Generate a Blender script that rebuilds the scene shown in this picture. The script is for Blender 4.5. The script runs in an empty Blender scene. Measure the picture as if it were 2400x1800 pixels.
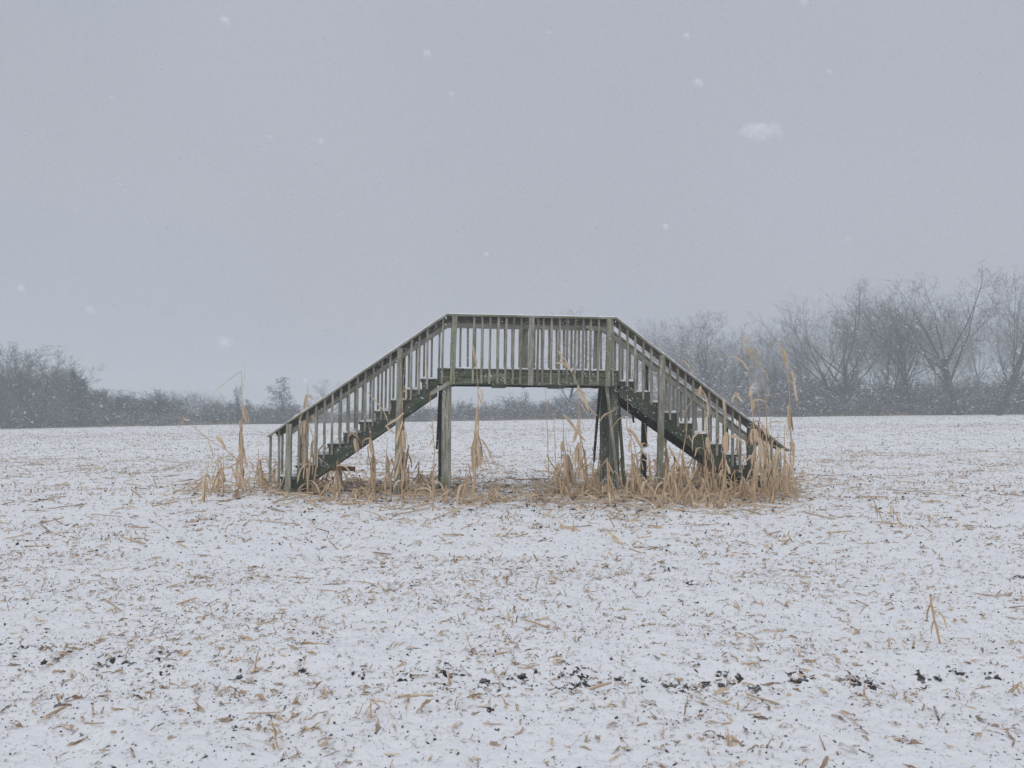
import bpy, math, random
import numpy as np
from mathutils import Vector, Matrix, noise as mnoise
R = math.radians
scene = bpy.context.scene
COL = scene.collection

# ------------------------------------------------------------------ camera
F = 1900.0; EYE = 1.35; PITCH = math.atan(75.0/F)
cam_data = bpy.data.cameras.new('camera'); cam = bpy.data.objects.new('camera', cam_data); COL.objects.link(cam)
cam.location = (0, 0, EYE); cam.rotation_euler = (R(90)+PITCH, 0, 0)
cam_data.sensor_width = 36.0; cam_data.lens = 36.0*F/2400.0
cam_data.clip_start = 0.05; cam_data.clip_end = 3000
cam_data.dof.use_dof = True; cam_data.dof.focus_distance = 13.5; cam_data.dof.aperture_fstop = 6.3
scene.camera = cam

# ------------------------------------------------------------------ world: overcast winter sky
SUN_EL, SUN_ROT = 50.0, 200.0
world = bpy.data.worlds.new('World'); scene.world = world; world.use_nodes = True
nt = world.node_tree; nt.nodes.clear()
def N(t, kind, **kw):
    n = t.nodes.new(kind)
    for k, v in kw.items(): setattr(n, k, v)
    return n
out = N(nt, 'ShaderNodeOutputWorld'); bg = N(nt, 'ShaderNodeBackground')
sky = N(nt, 'ShaderNodeTexSky', sky_type='NISHITA'); sky.sun_disc = False
sky.sun_elevation = R(SUN_EL); sky.sun_rotation = R(SUN_ROT); sky.air_density = 1.2; sky.dust_density = 4.0
tc = N(nt, 'ShaderNodeTexCoord'); sep = N(nt, 'ShaderNodeSeparateXYZ')
ramp = N(nt, 'ShaderNodeValToRGB')
# layered cloud deck: even grey near the horizon, brighter overhead (values are relative to strength 0.1)
e = ramp.color_ramp.elements
e[0].position = 0.0; e[0].color = (0.400, 0.442, 0.505, 1)
e[1].position = 1.0; e[1].color = (0.78, 0.80, 0.86, 1)
m = e.new(0.10); m.color = (0.438, 0.455, 0.522, 1)
m = e.new(0.30); m.color = (0.438, 0.457, 0.522, 1)
m = e.new(0.45); m.color = (0.430, 0.460, 0.525, 1)
cn = N(nt, 'ShaderNodeTexNoise'); cn.inputs['Scale'].default_value = 2.2; cn.inputs['Detail'].default_value = 3
cr = N(nt, 'ShaderNodeMapRange'); cr.inputs['From Min'].default_value = .3; cr.inputs['From Max'].default_value = .7
cr.inputs['To Min'].default_value = 9.6; cr.inputs['To Max'].default_value = 10.4
mul = N(nt, 'ShaderNodeVectorMath', operation='SCALE')
mix = N(nt, 'ShaderNodeMix', data_type='RGBA'); mix.inputs['Factor'].default_value = 0.97
L = nt.links.new
L(tc.outputs['Generated'], sep.inputs[0]); L(sep.outputs['Z'], ramp.inputs[0])
L(tc.outputs['Generated'], cn.inputs['Vector']); L(cn.outputs['Fac'], cr.inputs['Value'])
L(ramp.outputs['Color'], mul.inputs[0]); L(cr.outputs['Result'], mul.inputs['Scale'])
cn2 = N(nt, 'ShaderNodeTexNoise'); cn2.inputs['Scale'].default_value = 1.7; cn2.inputs['Detail'].default_value = 2; L(tc.outputs['Generated'], cn2.inputs['Vector'])
tr_ = N(nt, 'ShaderNodeValToRGB'); L(cn2.outputs['Fac'], tr_.inputs[0]); tr_.color_ramp.elements[0].position = .38; tr_.color_ramp.elements[1].position = .6
tr_.color_ramp.elements[0].color = (.955, 1.0, 1.0, 1); tr_.color_ramp.elements[1].color = (1.018, .992, 1.0, 1)
mt_ = N(nt, 'ShaderNodeVectorMath', operation='MULTIPLY'); L(mul.outputs['Vector'], mt_.inputs[0]); L(tr_.outputs['Color'], mt_.inputs[1])
L(sky.outputs['Color'], mix.inputs[6]); L(mt_.outputs['Vector'], mix.inputs[7])
L(mix.outputs[2], bg.inputs['Color']); bg.inputs['Strength'].default_value = 0.1
L(bg.outputs[0], out.inputs['Surface'])

sd = bpy.data.lights.new('sun', 'SUN'); sd.energy = 0.75; sd.angle = R(50); sd.color = (1.0, 0.97, 0.93)
sun = bpy.data.objects.new('sun', sd); COL.objects.link(sun)
az = R(SUN_ROT)
sdir = Vector((math.sin(az)*math.cos(R(SUN_EL)), math.cos(az)*math.cos(R(SUN_EL)), math.sin(R(SUN_EL))))
sun.rotation_euler = sdir.to_track_quat('Z', 'Y').to_euler(); sun.location = (0, 0, 60)

scene.view_settings.view_transform = 'Standard'; scene.view_settings.look = 'None'
scene.view_settings.exposure = 0.0; scene.view_settings.gamma = 1.0
scene.cycles.max_bounces = 6; scene.cycles.diffuse_bounces = 3; scene.cycles.volume_bounces = 1
scene.cycles.transparent_max_bounces = 8

# ------------------------------------------------------------------ helpers
def ray(px, py):
    cx, cy = (px-1200)/F, -(py-900)/F
    c, s = math.cos(PITCH), math.sin(PITCH)
    return Vector((cx, c - cy*s, s + cy*c))
def at(px, py, Y):
    r = ray(px, py); return Vector((0, 0, EYE)) + r*(Y/r.y)

def meshobj(name, verts, faces, mats=None, parent=None, smooth=False, mi=None):
    me = bpy.data.meshes.new(name); me.from_pydata([tuple(v) for v in verts], [], faces)
    if mats is not None:
        for m_ in (mats if isinstance(mats, (list, tuple)) else [mats]): me.materials.append(m_)
    if mi is not None: me.polygons.foreach_set('material_index', mi)
    if smooth: me.polygons.foreach_set('use_smooth', [True]*len(faces))
    me.update()
    o = bpy.data.objects.new(name, me); COL.objects.link(o)
    if parent: o.parent = parent
    return o
def npmesh(name, V, Fq, mat, tri=False, smooth=False):
    me = bpy.data.meshes.new(name); k = 3 if tri else 4
    me.vertices.add(len(V)); me.vertices.foreach_set('co', V.astype(np.float32).ravel())
    nf = len(Fq); me.loops.add(nf*k); me.loops.foreach_set('vertex_index', Fq.astype(np.int32).ravel())
    me.polygons.add(nf); me.polygons.foreach_set('loop_start', np.arange(0, nf*k, k, dtype=np.int32))
    me.polygons.foreach_set('loop_total', np.full(nf, k, dtype=np.int32))
    if smooth: me.polygons.foreach_set('use_smooth', np.ones(nf, dtype=bool))
    me.update(calc_edges=True); me.materials.append(mat)
    o = bpy.data.objects.new(name, me); COL.objects.link(o); return o
def empty(name, loc=(0, 0, 0), rz=0):
    o = bpy.data.objects.new(name, None); COL.objects.link(o); o.location = loc; o.rotation_euler = (0, 0, rz)
    o.empty_display_size = .2; return o
def tag(o, label=None, cat=None, group=None, kind=None):
    if label: o['label'] = label
    if cat: o['category'] = cat
    if group: o['group'] = group
    if kind: o['kind'] = kind
    return o
def copy_tree(o, parent=None):
    c = o.copy(); COL.objects.link(c); c.parent = parent
    for ch in list(o.children): copy_tree(ch, c)
    return c

class MB:
    def __init__(s): s.v = []; s.f = []
    def tube(s, pts, rad, n=5, cap=True):
        pts = [Vector(p) for p in pts]; m = len(pts)
        if not isinstance(rad, (list, tuple)): rad = [rad]*m
        b = len(s.v); up = None
        for i, p in enumerate(pts):
            d = (pts[min(i+1, m-1)] - pts[max(i-1, 0)])
            if d.length < 1e-9: d = Vector((0, 0, 1))
            d.normalize()
            if up is None: up = d.orthogonal().normalized()
            else:
                up = up - d*up.dot(d)
                up = up.normalized() if up.length > 1e-6 else d.orthogonal().normalized()
            w = d.cross(up)
            for k in range(n):
                a = 2*math.pi*k/n
                s.v.append(p + (up*math.cos(a) + w*math.sin(a))*rad[i])
        for i in range(m-1):
            for k in range(n):
                a = b+i*n+k; c = b+i*n+(k+1) % n
                s.f.append((a, c, c+n, a+n))
        if cap:
            s.f.append(tuple(b+k for k in range(n))[::-1]); s.f.append(tuple(b+(m-1)*n+k for k in range(n)))
    def ribbon(s, pts, wid, nrm0=None, fold=.25, twist=0.0, th=0.0):
        """leaf blade: three verts across, folded along its midrib"""
        pts = [Vector(p) for p in pts]; m = len(pts); b = len(s.v)
        side = nrm0 if nrm0 is not None else Vector((1, 0, 0))
        for i, p in enumerate(pts):
            d = (pts[min(i+1, m-1)] - pts[max(i-1, 0)])
            d = d.normalized() if d.length > 1e-9 else Vector((0, 0, 1))
            side = side - d*side.dot(d)
            side = side.normalized() if side.length > 1e-4 else d.orthogonal().normalized()
            if twist: side = (Matrix.Rotation(twist/m, 3, d) @ side)
            nn = d.cross(side); w = wid[i]*.5
            s.v += [p - side*w + nn*w*fold, p.copy(), p + side*w + nn*w*fold]
        for i in range(m-1):
            a = b+i*3
            s.f += [(a, a+1, a+4, a+3), (a+1, a+2, a+5, a+4)]
    def box(s, c, h, rot=None):
        c = Vector(c); b = len(s.v)
        for x in (-1, 1):
            for y in (-1, 1):
                for z in (-1, 1):
                    v = Vector((x*h[0], y*h[1], z*h[2]))
                    if rot: v = rot @ v
                    s.v.append(c+v)
        s.f += [tuple(b+i for i in q) for q in ((0,1,3,2),(4,6,7,5),(0,4,5,1),(2,3,7,6),(0,2,6,4),(1,5,7,3))]
    def prism(s, poly, y0, y1):
        """polygon in x-z extruded along y"""
        b = len(s.v); n = len(poly)
        for y in (y0, y1):
            for x, z in poly: s.v.append(Vector((x, y, z)))
        s.f.append(tuple(b+i for i in range(n))); s.f.append(tuple(b+n+i for i in range(n))[::-1])
        for i in range(n):
            j = (i+1) % n; s.f.append((b+j, b+i, b+n+i, b+n+j))
    def build(s, name, mat, parent=None, smooth=False):
        return meshobj(name, s.v, s.f, mat, parent, smooth)

# ------------------------------------------------------------------ materials
def newmat(name):
    m = bpy.data.materials.new(name); m.use_nodes = True; t = m.node_tree
    return m, t, t.nodes['Principled BSDF']
def tex_noise(t, vec, scale, detail=4, rough=.55, dist=0):
    n = N(t, 'ShaderNodeTexNoise'); n.inputs['Scale'].default_value = scale; n.inputs['Detail'].default_value = detail
    n.inputs['Roughness'].default_value = rough; n.inputs['Distortion'].default_value = dist
    if vec is not None: t.links.new(vec, n.inputs['Vector'])
    return n.outputs['Fac']
def remap(t, val, a, b, c=0.0, d=1.0, smooth=False):
    n = N(t, 'ShaderNodeMapRange'); n.inputs['From Min'].default_value = a; n.inputs['From Max'].default_value = b
    n.inputs['To Min'].default_value = c; n.inputs['To Max'].default_value = d
    if smooth: n.interpolation_type = 'SMOOTHSTEP'
    t.links.new(val, n.inputs['Value']); return n.outputs['Result']
def mixc(t, fac, a, b):
    n = N(t, 'ShaderNodeMix', data_type='RGBA')
    for i, v in ((0, fac), (6, a), (7, b)):
        if isinstance(v, (tuple, list)): n.inputs[i].default_value = (*v[:3], 1)
        elif isinstance(v, (int, float)): n.inputs[i].default_value = v
        else: t.links.new(v, n.inputs[i])
    return n.outputs[2]
def math_n(t, op, a, b=None):
    n = N(t, 'ShaderNodeMath', operation=op)
    for i, v in enumerate((a, b)):
        if v is None: continue
        if isinstance(v, (int, float)): n.inputs[i].default_value = v
        else: t.links.new(v, n.inputs[i])
    return n.outputs[0]
def bump(t, bs, h, dist, strength=1.0):
    b = N(t, 'ShaderNodeBump'); b.inputs['Distance'].default_value = dist; b.inputs['Strength'].default_value = strength
    t.links.new(h, b.inputs['Height']); t.links.new(b.outputs[0], bs.inputs['Normal'])

def mat_wood(name, c1, c2, moss, mossc=(.035, .05, .03), frost=.10):
    """weathered board, grain along the board's own x axis"""
    m, t, bs = newmat(name)
    tcn = N(t, 'ShaderNodeTexCoord'); info = N(t, 'ShaderNodeObjectInfo')
    add = N(t, 'ShaderNodeVectorMath', operation='ADD'); comb = N(t, 'ShaderNodeCombineXYZ')
    r = math_n(t, 'MULTIPLY', info.outputs['Random'], 37.0)
    for i in range(3): t.links.new(r, comb.inputs[i])
    t.links.new(tcn.outputs['Object'], add.inputs[0]); t.links.new(comb.outputs[0], add.inputs[1])
    mp = N(t, 'ShaderNodeMapping'); mp.inputs['Scale'].default_value = (1.1, 12, 12); t.links.new(add.outputs[0], mp.inputs['Vector'])
    grain = tex_noise(t, mp.outputs[0], 3.0, 6, .65, .3)
    mp2 = N(t, 'ShaderNodeMapping'); mp2.inputs['Scale'].default_value = (2.0, 7, 7); t.links.new(add.outputs[0], mp2.inputs['Vector'])
    blot = tex_noise(t, mp2.outputs[0], 1.1, 4, .6)
    fine = tex_noise(t, add.outputs[0], 9.0, 5, .65)
    col = mixc(t, remap(t, grain, .36, .64), c1, c2)
    col = mixc(t, remap(t, info.outputs['Random'], 0, 1, 0, .35), col, (c2[0]*.55, c2[1]*.52, c2[2]*.5))
    mf = math_n(t, 'MULTIPLY', remap(t, blot, .56-moss*.36, .74-moss*.3, 0, 1), remap(t, fine, .25, .65, .55, 1.0))
    col = mixc(t, mf, col, mossc)
    crack = remap(t, grain, .32, .40, 1, 0)
    col = mixc(t, math_n(t, 'MULTIPLY', crack, .75), col, (.02, .02, .018))
    sp = tex_noise(t, add.outputs[0], 34.0, 2, .5); big = tex_noise(t, add.outputs[0], 5.0, 2, .5)
    fr = math_n(t, 'MULTIPLY', remap(t, sp, .62, .68), remap(t, big, .45, .6, .0, 1.0))
    col = mixc(t, math_n(t, 'MULTIPLY', fr, frost*6), col, (.68, .70, .75))
    t.links.new(col, bs.inputs['Base Color']); bs.inputs['Roughness'].default_value = .85
    bump(t, bs, grain, .004); return m
W_GREY = mat_wood('weathered_grey_wood', (.60, .575, .49), (.17, .165, .135), .24, (.15, .18, .085))
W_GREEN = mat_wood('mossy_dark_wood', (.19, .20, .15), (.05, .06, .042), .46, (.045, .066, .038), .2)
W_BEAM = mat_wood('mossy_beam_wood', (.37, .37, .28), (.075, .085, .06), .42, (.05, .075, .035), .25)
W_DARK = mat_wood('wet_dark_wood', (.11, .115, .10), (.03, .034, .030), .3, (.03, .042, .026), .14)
W_POST = mat_wood('lichen_grey_post', (.54, .52, .44), (.16, .16, .13), .34, (.17, .20, .085))
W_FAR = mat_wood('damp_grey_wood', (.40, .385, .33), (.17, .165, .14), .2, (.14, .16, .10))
W_RED = mat_wood('reddish_worn_wood', (.22, .15, .12), (.07, .062, .055), .15, (.05, .05, .04), .2)
W_EDGE = mat_wood('brownish_worn_wood', (.17, .145, .12), (.055, .052, .048), .2, (.08, .09, .06), .2)
W_MID = mat_wood('damp_mossy_post', (.24, .25, .21), (.085, .095, .08), .34, (.07, .10, .05), .2)
W_BROWN = mat_wood('rusty_brown_wood', (.46, .24, .11), (.28, .14, .065), .0, (.05, .03, .02), .03)

def mat_snow(name):
    m, t, bs = newmat(name); tcn = N(t, 'ShaderNodeTexCoord')
    a = tex_noise(t, tcn.outputs['Object'], 40, 4, .6)
    t.links.new(mixc(t, remap(t, a, .3, .7), (.82, .835, .875), (.88, .885, .91)), bs.inputs['Base Color'])
    bs.inputs['Roughness'].default_value = .9; bs.inputs['Specular IOR Level'].default_value = .2
    bump(t, bs, a, .01); return m
SNOW = mat_snow('fresh_snow')

def mat_tan(name, cols, rough=.75, trans=0.0, streak=14, snow=0.0):
    """dry maize: colour per separate piece, fine lengthwise fibre"""
    m, t, bs = newmat(name); g = N(t, 'ShaderNodeNewGeometry'); rp = N(t, 'ShaderNodeValToRGB')
    t.links.new(g.outputs['Random Per Island'], rp.inputs[0]); el = rp.color_ramp.elements
    el[0].color = (*cols[0], 1); el[0].position = 0; el[1].color = (*cols[-1], 1)
    for i, c in enumerate(cols[1:-1]): el.new((i+1)/(len(cols)-1)).color = (*c, 1)
    tcn = N(t, 'ShaderNodeTexCoord'); nf = tex_noise(t, tcn.outputs['Object'], streak, 5, .65)
    col = mixc(t, remap(t, nf, .52, .75, 0, .55), rp.outputs[0], (.16, .11, .07))
    nf2 = tex_noise(t, tcn.outputs['Object'], streak*5, 3, .6)
    col = mixc(t, remap(t, nf2, .45, .75, 0, .3), col, (.55, .43, .31))
    if snow:      # snow caught on upward faces, in patches
        sz = N(t, 'ShaderNodeSeparateXYZ'); t.links.new(g.outputs['Normal'], sz.inputs[0])
        up = remap(t, math_n(t, 'ABSOLUTE', sz.outputs['Z']), .45, .9); pn = remap(t, tex_noise(t, tcn.outputs['Object'], 9, 3, .6), .50, .60)
        col = mixc(t, math_n(t, 'MULTIPLY', math_n(t, 'MULTIPLY', up, pn), snow), col, (.83, .85, .89))
    t.links.new(col, bs.inputs['Base Color']); bs.inputs['Roughness'].default_value = rough
    if trans:
        tr = N(t, 'ShaderNodeBsdfTranslucent'); ms = N(t, 'ShaderNodeMixShader'); ms.inputs[0].default_value = trans
        t.links.new(col, tr.inputs['Color']); t.links.new(bs.outputs[0], ms.inputs[1]); t.links.new(tr.outputs[0], ms.inputs[2])
        t.links.new(ms.outputs[0], t.nodes['Material Output'].inputs['Surface'])
    return m
LEAF = mat_tan('dry_corn_leaf', [(.74, .54, .34), (.82, .65, .45), (.50, .35, .21), (.86, .72, .54), (.66, .48, .30), (.26, .18, .11), (.78, .58, .38)], trans=.2, snow=.45)
STALK = mat_tan('dry_corn_stalk', [(.70, .48, .26), (.76, .57, .35), (.54, .36, .20), (.74, .53, .31)], streak=22, snow=.5)
HUSK = mat_tan('corn_husk', [(.76, .60, .42), (.66, .50, .33), (.82, .68, .52), (.50, .37, .24)], trans=.15, snow=.3)
DEBRIS = mat_tan('corn_residue', [(.60, .43, .27), (.46, .33, .21), (.70, .53, .35), (.56, .43, .29), (.30, .23, .18), (.74, .60, .42), (.60, .39, .26), (.13, .11, .10)], streak=8, snow=.9)

m, t, bs = newmat('wet_soil'); SOIL = m
tcn = N(t, 'ShaderNodeTexCoord'); g = N(t, 'ShaderNodeNewGeometry')
a = tex_noise(t, tcn.outputs['Object'], 60, 4, .7)
t.links.new(mixc(t, remap(t, a, .3, .7), (.022, .020, .019), (.075, .065, .057)), bs.inputs['Base Color']); bs.inputs['Roughness'].default_value = .9
bump(t, bs, a, .01)

def mat_bark(name, c1, c2, snow=.5, sc=1.5):
    m, t, bs = newmat(name); tcn = N(t, 'ShaderNodeTexCoord'); g = N(t, 'ShaderNodeNewGeometry')
    a = tex_noise(t, tcn.outputs['Object'], sc, 4, .6)
    col = mixc(t, remap(t, a, .35, .65), c1, c2)
    sp = N(t, 'ShaderNodeSeparateXYZ'); t.links.new(g.outputs['Normal'], sp.inputs[0])
    sn = math_n(t, 'MULTIPLY', remap(t, sp.outputs['Z'], .25, .7), snow)
    b = tex_noise(t, tcn.outputs['Object'], sc*4, 2, .5)
    sn = math_n(t, 'MULTIPLY', sn, remap(t, b, .42, .56))
    col = mixc(t, sn, col, (.75, .78, .84))
    t.links.new(col, bs.inputs['Base Color']); bs.inputs['Roughness'].default_value = .9; return m
BARK = mat_bark('bare_bark', (.024, .027, .028), (.010, .012, .013), .3)
TWIG = mat_bark('bare_twigs', (.040, .039, .039), (.022, .022, .023), .45)
BUSH = mat_bark('snowy_brush', (.022, .036, .042), (.009, .018, .022), .95, .8)
BUSHB = mat_bark('brownish_brush', (.040, .034, .033), (.016, .017, .018), .9, .8)
EVER = mat_bark('snowy_needles', (.075, .115, .10), (.045, .075, .068), .8, 1.2)

# ------------------------------------------------------------------ terrain
def vnoise(X, Y, seed=0):
    """smooth value noise, vectorised"""
    xi = np.floor(X).astype(np.int64); yi = np.floor(Y).astype(np.int64); xf = X-xi; yf = Y-yi
    def h(a, b):
        n = (a*374761393 + b*668265263 + seed*1442695041) & 0xffffffff
        n = ((n ^ (n >> 13))*1274126177) & 0xffffffff
        return ((n ^ (n >> 16)) & 0xffff)/65535.0
    u = xf*xf*(3-2*xf); v = yf*yf*(3-2*yf)
    return (h(xi, yi)*(1-u)+h(xi+1, yi)*u)*(1-v) + (h(xi, yi+1)*(1-u)+h(xi+1, yi+1)*u)*v
PATCH = [(245,1562,70),(400,1570,60),(375,1545,30),(690,1575,55),(560,1580,30),(955,1592,45),(1040,1588,70),(1140,1600,40),(1210,1592,60),(1345,1588,50),(1360,1610,55),
         (1452,1600,26),(1600,1612,60),(1660,1608,50),(1765,1616,22),(1720,1590,60),(1880,1585,50),(2000,1585,70),(2040,1592,60),(2160,1582,50),(2250,1575,40),
         (840,1582,40),(120,1560,50),(60,1535,60),(0,1515,60),(2390,1350,60),(1620,1370,55),(1560,1335,40),(2060,1650,35),(260,1750,25),(300,1558,40),(1500,1600,40),(2330,1580,35)]
def ground_pt(px, py, z=0.0):
    r = ray(px, py); k = (z-EYE)/r.z; return r*k
PW = []
for (a_, b_, r_) in PATCH:
    p = ground_pt(a_, b_); PW.append((p.x, p.y, r_/F*p.y*(.62 if 800 < a_ < 1950 else .36)))
def base_z(X, Y):
    t_ = np.clip((Y-14)/86, 0, 1); xs = X*np.clip(100/np.maximum(Y, 20), .6, 4)
    xs = np.clip(xs, -110, 110)
    z = t_*(0.82 + .0142*xs - .155*(xs/63)**2)
    return z
def gz_np(X, Y):
    X = np.asarray(X, float); Y = np.asarray(Y, float)
    near = np.clip((40-Y)/25, 0, 1)
    z = base_z(X, Y)
    z = z + (vnoise(X*.35, Y*.35, 1)-.5)*.05 + (vnoise(X*1.6, Y*2.2, 2)-.5)*.045
    z = z + (vnoise(X*5, Y*6, 3)-.5)*.024*np.clip(1.2-Y/60, 0, 1) + (vnoise(X*14, Y*17, 4)-.5)*.020*near
    z = z + (vnoise(X*30, Y*38, 6)-.5)*.011*near
    z = z + .10*np.exp(-((X+3.9)/1.5)**2)*np.clip(1-np.abs(Y-14.3)/1.7, 0, 1)
    # old wheel-row trough at about four metres, with the lumps of turned soil along it
    z = z - .025*np.exp(-((Y-4.15)/.20)**2) + .02*np.exp(-((Y-4.6)/.25)**2)
    return z
def bare_np(X, Y):
    b = np.zeros_like(X)
    for (x, y, r) in PW:
        b = np.maximum(b, np.exp(-(((X-x)/(r*1.1))**2 + ((Y-y)/(max(r*1.5, .10)))**2)))
    br = np.exp(-((Y-14.0)/1.1)**2)*np.clip(1-np.abs(X-.2)/5.2, 0, 1)**.3
    return np.clip(b, 0, 1), br
def gz(x, y): return float(gz_np(np.array([x]), np.array([y]))[0])

def axis(fine0, fine1, step, lo, hi, g=1.011):
    a = list(np.arange(fine0, fine1, step)); s = step; v = a[-1]
    while v < hi: s *= g; v += s; a.append(v)
    s = step; v = a[0]; pre = []
    while v > lo: s *= g*1.03; v -= s; pre.append(v)
    return np.array(pre[::-1]+a)
xs_ = axis(-2.6, 2.6, .014, -420, 420, 1.014); ys_ = axis(2.0, 5.6, .013, -60, 520, 1.0105)
GX, GY = np.meshgrid(xs_, ys_)
GZ = gz_np(GX, GY)
bare, brz = bare_np(GX, GY)
lump = (vnoise(GX*24, GY*24, 11)*.6 + vnoise(GX*50, GY*50, 12)*.4)
GZ = GZ + bare*(lump-.45)*.07
nx, ny = len(xs_), len(ys_)
V = np.stack([GX.ravel(), GY.ravel(), GZ.ravel()], 1)
ii = np.arange(nx*ny).reshape(ny, nx)
Q = np.stack([ii[:-1, :-1].ravel(), ii[:-1, 1:].ravel(), ii[1:, 1:].ravel(), ii[1:, :-1].ravel()], 1)

m, t, bs = newmat('snowy_stubble_field'); GROUND = m
tcn = N(t, 'ShaderNodeTexCoord'); P = tcn.outputs['Object']
att = N(t, 'ShaderNodeAttribute', attribute_name='bare'); att2 = N(t, 'ShaderNodeAttribute', attribute_name='litter')
mp = N(t, 'ShaderNodeMapping'); mp.inputs['Scale'].default_value = (1, .8, 1); t.links.new(P, mp.inputs['Vector'])
n1 = tex_noise(t, mp.outputs[0], 26, 3, .6, .4); n2 = tex_noise(t, P, 7, 3, .6); n3 = tex_noise(t, P, .35, 3, .5)
thr = math_n(t, 'ADD', remap(t, n2, .3, .7, -.05, .05), remap(t, n3, .35, .65, -.02, .02))
thr = math_n(t, 'ADD', thr, math_n(t, 'MULTIPLY', att.outputs['Fac'], .17))
thr = math_n(t, 'ADD', thr, math_n(t, 'MULTIPLY', att2.outputs['Fac'], .10))
sval = math_n(t, 'ADD', n1, thr)
soil = remap(t, sval, .655, .70)
straw = remap(t, math_n(t, 'ADD', tex_noise(t, P, 17, 3, .65, .8), math_n(t, 'MULTIPLY', att2.outputs['Fac'], .08)), .66, .74)
snowc = mixc(t, remap(t, tex_noise(t, P, 3.0, 4, .6), .3, .7), (.82, .825, .855), (.875, .878, .89))
soilc = mixc(t, remap(t, tex_noise(t, P, 90, 3, .7), .3, .7), (.024, .022, .021), (.085, .072, .064))
strawc = mixc(t, remap(t, tex_noise(t, P, 30, 2, .6), .35, .65), (.30, .22, .15), (.50, .40, .30))
thin = remap(t, math_n(t, 'ADD', tex_noise(t, P, 38, 3, .65, .5), math_n(t, 'MULTIPLY', math_n(t, 'ADD', n2, -.5), .25)), .56, .68)
snowc = mixc(t, math_n(t, 'MULTIPLY', thin, .58), snowc, (.47, .43, .42))
col = mixc(t, math_n(t, 'MULTIPLY', straw, .75), snowc, strawc); col = mixc(t, soil, col, soilc)
t.links.new(col, bs.inputs['Base Color']); bs.inputs['Roughness'].default_value = .92; bs.inputs['Specular IOR Level'].default_value = .15
hgt = math_n(t, 'ADD', math_n(t, 'MULTIPLY', tex_noise(t, P, 30, 5, .62), 1.0), math_n(t, 'MULTIPLY', soil, .12))
bump(t, bs, hgt, .018, .8)
ground = npmesh('ground', V, Q, GROUND, smooth=True)
for nm, arr in (('bare', bare), ('litter', brz)):
    at_ = ground.data.attributes.new(nm, 'FLOAT', 'POINT'); at_.data.foreach_set('value', arr.ravel().astype(np.float32))
tag(ground, 'field of harvested corn under a thin cover of snow', 'field', kind='structure')

# ------------------------------------------------------------------ scattered residue (numpy instancing into one mesh each)
rng = np.random.default_rng(7)
def scatter(name, templates, XYZ, yaw, pitch, roll, scale, mat, tri=False, smooth=False):
    Vs, Fs, off = [], [], 0
    which = rng.integers(0, len(templates), len(XYZ))
    for k, (tv, tf) in enumerate(templates):
        sel = np.where(which == k)[0]
        if len(sel) == 0: continue
        tv = np.asarray(tv, float); tf = np.asarray(tf, int); n = len(sel)
        v = tv[None]*scale[sel][:, None, :]
        cr_, sr = np.cos(roll[sel])[:, None], np.sin(roll[sel])[:, None]
        x, y, z = v[..., 0], v[..., 1]*cr_-v[..., 2]*sr, v[..., 1]*sr+v[..., 2]*cr_
        cp, sp_ = np.cos(pitch[sel])[:, None], np.sin(pitch[sel])[:, None]
        x, z = x*cp-z*sp_, x*sp_+z*cp
        cy, sy = np.cos(yaw[sel])[:, None], np.sin(yaw[sel])[:, None]
        x, y = x*cy-y*sy, x*sy+y*cy
        W = np.stack([x, y, z], 2)+XYZ[sel][:, None, :]
        Vs.append(W.reshape(-1, 3)); Fs.append((tf[None]+(np.arange(n)*len(tv))[:, None, None]+off).reshape(-1, tf.shape[1])); off += n*len(tv)
    return npmesh(name, np.concatenate(Vs), np.concatenate(Fs), mat, tri=tri, smooth=smooth)
def strip_t(seed, n=4):
    rs = random.Random(seed); v = []; f = []; z = 0; c = rs.uniform(-.5, .5); bend = rs.uniform(-.25, .45)
    for i in range(n+1):
        u = i/n; w = (.5*math.sin(math.pi*min(1, .25+u*.75))**.6 if i < n else .12)*rs.uniform(.6, 1.15)
        x = u-.5; y = c*(u-.5)**2; z = bend*(.25-(u-.5)**2)+rs.uniform(-.03, .03); tw = rs.uniform(-.5, .5)
        v += [(x, y-w, z-w*tw*.6), (x, y+w, z+w*tw*.6)]
    for i in range(n): f.append((2*i, 2*i+1, 2*i+3, 2*i+2))
    return v, f
def ragged_t(seed):
    rs = random.Random(seed+90); v = []; f = []; n = 5; y = 0; z = 0; b = 0
    for part in range(rs.choice((1, 2, 2, 3))):
        y0 = rs.uniform(-.35, .35)*(part > 0); l0 = rs.uniform(-.5, -.1) if part else -.5; l1 = rs.uniform(.1, .5) if part else .5; k = rs.uniform(-.5, .5); up = rs.uniform(-.1, .25); b = len(v)
        for i in range(n+1):
            u = i/n; w = rs.uniform(.12, .42)*(1-.75*abs(u-.45))*(.5 if part else 1)
            x = l0+(l1-l0)*u; yy = y0+k*(u-.5)**2*1.5+rs.uniform(-.1, .1); zz = up*math.sin(math.pi*u)+rs.uniform(-.025, .025); tw = rs.uniform(-.7, .7)
            v += [(x, yy-w, zz-w*tw*.5), (x, yy+w, zz+w*tw*.5)]
        for i in range(n): f.append((b+2*i, b+2*i+1, b+2*i+3, b+2*i+2))
    return v, f
def stick_t(seed, n=5):
    rs = random.Random(seed); v = []; f = []
    for i in range(3):
        for k in range(n):
            a = 2*math.pi*k/n; v.append((i/2-.5, .5*math.cos(a)+(.3*rs.random() if i == 1 else 0), .5*math.sin(a)))
    for i in range(2):
        for k in range(n): f.append((i*n+k, i*n+(k+1) % n, (i+1)*n+(k+1) % n, (i+1)*n+k))
    return v, f
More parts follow.
